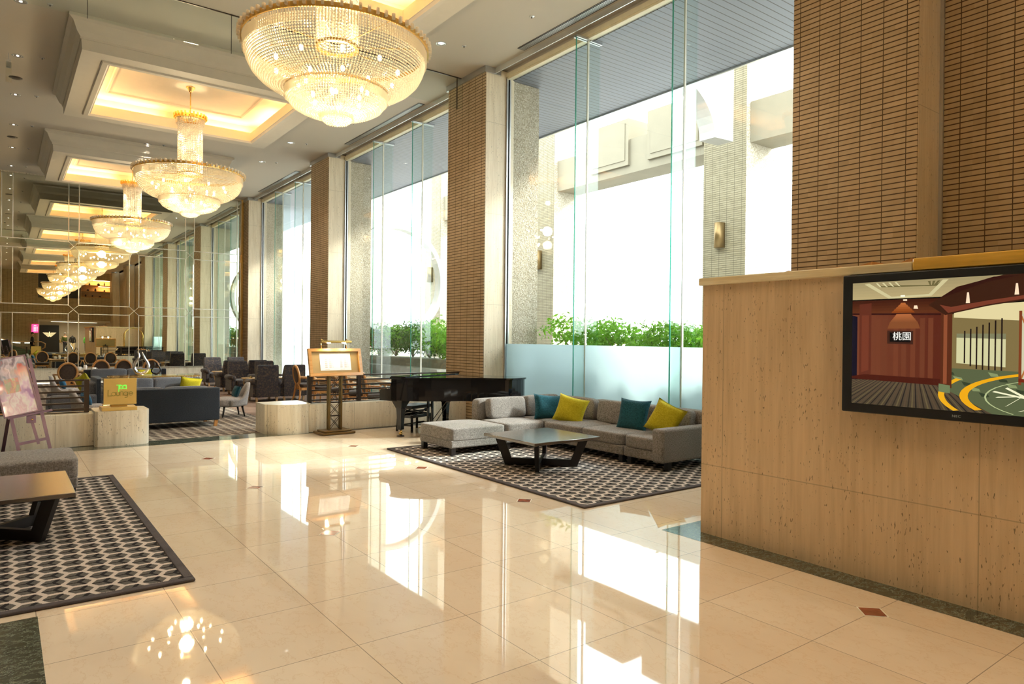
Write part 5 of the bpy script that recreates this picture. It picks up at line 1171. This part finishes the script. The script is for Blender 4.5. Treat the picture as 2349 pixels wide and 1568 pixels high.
# ------------------------------------------------------------------ things the mirror shows from behind the camera
lc = thing('luggage_cart', 'brass birdcage luggage cart behind the stone counter, seen only in the mirror', 'luggage cart', (6.0, 3.80, 0))
MB().rbox(-.50, .50, -.22, .22, .12, .16, .01, 2).build('platform', M['carpet'], lc); h = MB()
for y in (-.2, .2):
    P = [(-.46, y, .16)] + [(-.46 + (.46 - .46 * math.cos(R_(q * 15))), y * (1 - .9 * math.sin(R_(q * 15))), 1.45 + .40 * math.sin(R_(q * 15))) for q in range(7)] + [(.46 - (.46 - .46 * math.cos(R_(q * 15))), y * (1 - .9 * math.sin(R_(q * 15))), 1.45 + .40 * math.sin(R_(q * 15))) for q in range(5, -1, -1)] + [(.46, y, .16)]
    h.tube(P, .024, 10)
h.ell((0, 0, 1.89), (.03, .03, .035), 12, 8); h.build('birdcage_frame', M['brass'], lc)
for sx in (-.4, .4):
    for sy in (-.17, .17): MB().tube([(sx, sy - .02, .06), (sx, sy + .02, .06)], .0585, 16).build('wheel', M['blkmatt'], lc)
# shop front, signs and shelves
sf2 = thing('shop_sign_board', 'black shop panel with a gold winged emblem, seen in the mirror', 'sign', (2.4, -18.45, 0))
MB().box(0, 1.36, 0, .05, .0, 2.14).build('black_panel', M['blkmatt'], sf2)
eg = MB()
for k in range(6):
    z = 1.53 - k * .062; w = .46 - k * .062; g = .05 if k < 5 else 0
    for s in (-1, 1): eg.prism([(s * .04 + .72, z), (s * w + .72, z), (s * (w - .04) + .72, z - .04), (s * .04 + .72, z - .04)] if k else [(s * .09 + .72, z), (s * w + .72, z), (s * (w - .04) + .72, z - .04), (s * .09 + .72, z - .04)], .05, .07, 1)
eg.box(.68, .76, .05, .07, 1.22, 1.60); eg.build('winged_emblem', emit('emblem_glow', (1, .74, .42), 1.1), sf2)
fa = thing('dark_fascia', 'dark upper shop window with small lit lettering, seen in the mirror', 'fascia', (2.1, YB - .1, 4.08)); MB().box(0, 2.6, 0, .05, 0, 1.84).build('dark_glass', M['blkmatt'], fa)
lg = emit('lit_letters', (1, .82, .35), 4); MX = Matrix(((-1, 0, 0, .58), (0, 0, 1, .06), (0, 1, 0, .14), (0, 0, 0, 1)))
text('lit_lettering', 'LOBEL', .20, lg, fa, MX, .004)
pk = thing('pink_sign', 'pink lit directory sign on the tiled wall, seen in the mirror', 'sign', (1.72, YB + .002, 1.52)); MB().box(0, .42, 0, .05, 0, .62).build('lit_panel', emit('pink_panel', (1, .06, .30), 1.3), pk)
q = MB(); q.box(.13, .29, .05, .054, .50, .54)
for r in range(5): q.box(.10 + .03 * (r % 2), .30, .05, .054, .10 + r * .075, .135 + r * .075).box(.34, .38, .05, .054, .10 + r * .075, .135 + r * .075)
q.build('sign_lines', emit('pale_sign_lines', (1, .8, .85), 1.4), pk)
sh = thing('display_shelf', 'lit upper display shelves with vases and jars, seen in the mirror', 'shelf', (4.72, YB - .75, 4.18)); MB().box(0, 2.14, 0, .03, 0, 1.34).box(0, .04, 0, .7, 0, 1.34).box(2.1, 2.14, 0, .7, 0, 1.34).build('shelf_back', M['tblwood'], sh)
for z in (0.02, .45, .90): MB().box(.04, 2.1, .03, .7, z, z + .045).build('shelf_board', M['menuwood'], sh)
light('shelf_light', 'AREA', (1.3, .35, 1.32), 26, (1, .66, .3), size=1.5, size_y=.3, parent=sh); light('shelf_light', 'AREA', (1.6, .35, .88), 12, (1, .66, .3), size=.8, size_y=.3, parent=sh)
for i, (x, z, r, hh) in enumerate([(.35, .065, .07, .18), (.8, .065, .06, .14), (1.3, .065, .10, .10), (.5, .495, .1, .16), (1.0, .495, .08, .24), (1.6, .495, .07, .15), (1.2, .945, .12, .18), (1.6, .945, .05, .26), (.6, .945, .07, .16)]):
    o = MB().lathe([(0, 0), (r * .6, 0), (r, hh * .45), (r * .5, hh * .8), (r * .6, hh)], 14).build('display_jar', M['iron'] if i % 2 else M['blkmatt'], None, (4.72 + x, YB - .35, 4.18 + z)); tag(o, ['left', 'second', 'third', 'left', 'middle', 'right', 'middle', 'right', 'left'][i] + ' dark jar on the ' + ('bottom' if i < 3 else 'middle' if i < 6 else 'top') + ' board of the lit display shelf', 'jar', 'jars on the display shelves')
def person(x, y, rz, lab, top, leg, pose=0, bag=False, hairc=(.25, .23, .22)):
    t = thing('person', lab, 'person', (x, y, 0), rz)
    def skin(name, V, E, Rr, mat, par, lev=1):
        me = bpy.data.meshes.new(name); me.from_pydata(V, E, []); o = bpy.data.objects.new(name, me); COL.objects.link(o)
        sk = o.modifiers.new('s', 'SKIN'); 
        for i, r in enumerate(Rr): me.skin_vertices[0].data[i].radius = (r, r * .85) if not hasattr(r, '__len__') else r
        me.skin_vertices[0].data[0].use_root = True
        o.modifiers.new('u', 'SUBSURF').levels = lev; bpy.context.view_layer.update()
        m2 = bpy.data.meshes.new_from_object(o.evaluated_get(bpy.context.evaluated_depsgraph_get())); bpy.data.objects.remove(o); m2.materials.clear(); m2.materials.append(mat)
        for p in m2.polygons: p.use_smooth = True
        o = bpy.data.objects.new(name, m2); COL.objects.link(o); o.parent = par; return o
    s = .06 * pose
    V = [(0, 0, .83), (0, 0, 1.0), (0, 0, 1.20), (0, 0, 1.28), (0, .01, 1.34), (0, .02, 1.43), (0, .015, 1.50), (-.16, 0, 1.22), (-.20, .0, 1.02), (-.20, .08, .80), (-.195, .10, .735), (.16, 0, 1.22), (.20, 0, 1.02), (.20, .06, .80), (.195, .08, .735), (-.08, 0, .78), (-.09, .03 + s, .42), (-.09, -.02 - s, .07), (-.09, .08 - s, .03), (.08, 0, .78), (.09, .04 - s, .42), (.09, -.0 + s, .07), (.09, .10 + s, .03)]
    E = [(0, 1), (1, 2), (2, 3), (3, 4), (4, 5), (5, 6), (2, 7), (7, 8), (8, 9), (9, 10), (2, 11), (11, 12), (12, 13), (13, 14), (0, 15), (15, 16), (16, 17), (17, 18), (0, 19), (19, 20), (20, 21), (21, 22)]
    R2 = [.12, .11, .12, .05, .045, .085, .07, .05, .042, .032, .03, .05, .042, .032, .03, .08, .055, .04, .035, .08, .055, .04, .035]
    skin('body', V, E, R2, M['skin'], t)
    skin('jacket', [V[0], V[1], V[2], V[7], V[8], V[9], V[11], V[12], V[13]], [(0, 1), (1, 2), (2, 3), (3, 4), (4, 5), (2, 6), (6, 7), (7, 8)], [.17, .155, .16, .07, .066, .055, .07, .066, .055], top, t)
    skin('trousers', [V[0], V[15], V[16], V[17], V[19], V[20], V[21]], [(0, 1), (1, 2), (2, 3), (0, 4), (4, 5), (5, 6)], [.14, .10, .078, .062, .10, .078, .062], leg, t)
    hr = MB(); hr.ell((0, .0, 1.49), (.088, .095, .085), 14, 10); hr.build('hair', plain('hair_%d' % int(x * 10), hairc, .8), t)
    for sx in (-1, 1): MB().soft((sx * .09, .05 + (sx * s), .035), (.09, .24, .07), 4, 6).build('shoe', M['blkmatt'], t)
    for sx in (-1, 1):
        hd = MB(); bx, by, bz = sx * .197, .10, .72
        hd.soft((bx, by, bz), (.035, .07, .08), 3, 6)
        for k in range(4): hd.tube([(bx, by - .025 + k * .017, bz - .03), (bx - sx * .005, by - .027 + k * .018, bz - .07 - .004 * (k % 3)), (bx - sx * .015, by - .027 + k * .018, bz - .095)], [.009, .008, .006], 6)
        hd.tube([(bx, by + .03, bz + .02), (bx - sx * .012, by + .05, bz - .01), (bx - sx * .02, by + .05, bz - .035)], [.011, .009, .007], 6); hd.build('hand', M['skin'], t)
    fc = MB(); fc.tube([(0, .10, 1.455), (0, .125, 1.42), (0, .105, 1.415)], [.008, .014, .008], 6); 
    for sx in (-1, 1): fc.ell((sx * .032, .098, 1.45), (.012, .008, .007), 8, 6); fc.ell((sx * .088, .015, 1.43), (.012, .02, .03), 8, 6)
    fc.ell((0, .10, 1.385), (.025, .010, .007), 8, 6); fc.build('face', M['skin'], t)
    return t
person(4.02, -16.3, 2.9, 'person in an olive green jacket carrying a tan shoulder bag, seen in the mirror', fabric('olive_jacket', (.05, .07, .015), (.12, .15, .04)), fabric('dark_jeans', (.01, .012, .02), (.03, .035, .05)), 1)
bg = thing('shoulder_bag', 'tan shoulder bag carried by the person in the green jacket', 'bag', (3.70, -16.2, 0)); MB().soft((0, 0, .88), (.12, .34, .26), 5, 8).build('bag_body', M['menuback'], bg); MB().tube([(0, -.13, .98), (.10, -.03, 1.26), (.12, .05, 1.26), (0, .13, .98)], .010, 6).build('strap', M['menuback'], bg)
person(1.75, -11.2, -1.5, 'person in dark clothes walking by the escalator, seen in the mirror', M['blkmatt'], M['blkmatt'], 2, hairc=(.02, .02, .02))
def mannequin(x, y, lab, jc, tc, leg=True):
    t = thing('mannequin', lab, 'mannequin', (x, y, 0), 0, 'dressed shop mannequins'); MB().lathe([(0, .003), (.14, .003), (.14, .02), (.02, .03), (.015, .75)], 18).build('stand', M['steel'], t)
    MB().lathe([(.10, .72), (.15, .78), (.12, .95), (.15, 1.12), (.13, 1.22), (.05, 1.27), (.035, 1.33), (.0, 1.34)], 18, M=Matrix.Diagonal((1, .65, 1, 1))).build('jacket', jc, t)
    for s in (-1, 1): MB().tube([(s * .13, 0, 1.2), (s * .19, .02, .98), (s * .18, .05, .78)], [.05, .043, .035], 10).build('sleeve', jc, t)
    if leg:
        for s in (-1, 1): MB().tube([(s * .065, 0, .78), (s * .07, 0, .42), (s * .07, 0, .12)], [.075, .06, .05], 10).build('trouser_leg', tc, t)
mannequin(4.55, -17.2, 'headless mannequin in a black jacket and cream trousers in the shop, seen in the mirror', M['blkmatt'], plain('cream_cloth', (.75, .62, .38), .8)); mannequin(5.45, -16.6, 'headless mannequin in a bright green top in the shop, seen in the mirror', plain('green_cloth', (.10, .45, .06), .7), M['blkmatt']); mannequin(5.95, -16.6, 'headless mannequin in a violet top in the shop, seen in the mirror', plain('violet_cloth', (.10, .07, .30), .7), M['blkmatt'])
es = thing('escalator', 'escalator side with lit handrail band by the tiled wall, seen in the mirror', 'escalator', (-1.2, -11.6, 0))
MB().prism([(-2.5, 0), (3.6, 0), (3.6, .25), (2.6, .3), (-2.5, 2.3)], 0, .10, 1).build('balustrade', plain('green_glass_panel', (.12, .2, .14), .15), es)
MB().tube([(-2.5, .05, 2.62), (1.6, .05, .95), (2.6, .05, .86), (3.5, .05, .86), (3.75, .05, .72), (3.72, .05, .45), (3.5, .05, .3)], .04, 8).build('handrail', M['tblwood'], es)
for (a, b2) in (((1.0, 1.1), (1.5, .92)), ((1.75, .84), (2.25, .78)), ((2.5, .78), (3.1, .78))): MB().bar((a[0], .115, a[1]), (b2[0], .115, b2[1]), .02, .05).build('light_strip', emit('strip_glow', (.95, 1, .9), 3), es)
light('shop_light', 'AREA', (4.6, -15.5, 2.4), 60, (1, .85, .65), size=3, size_y=2)
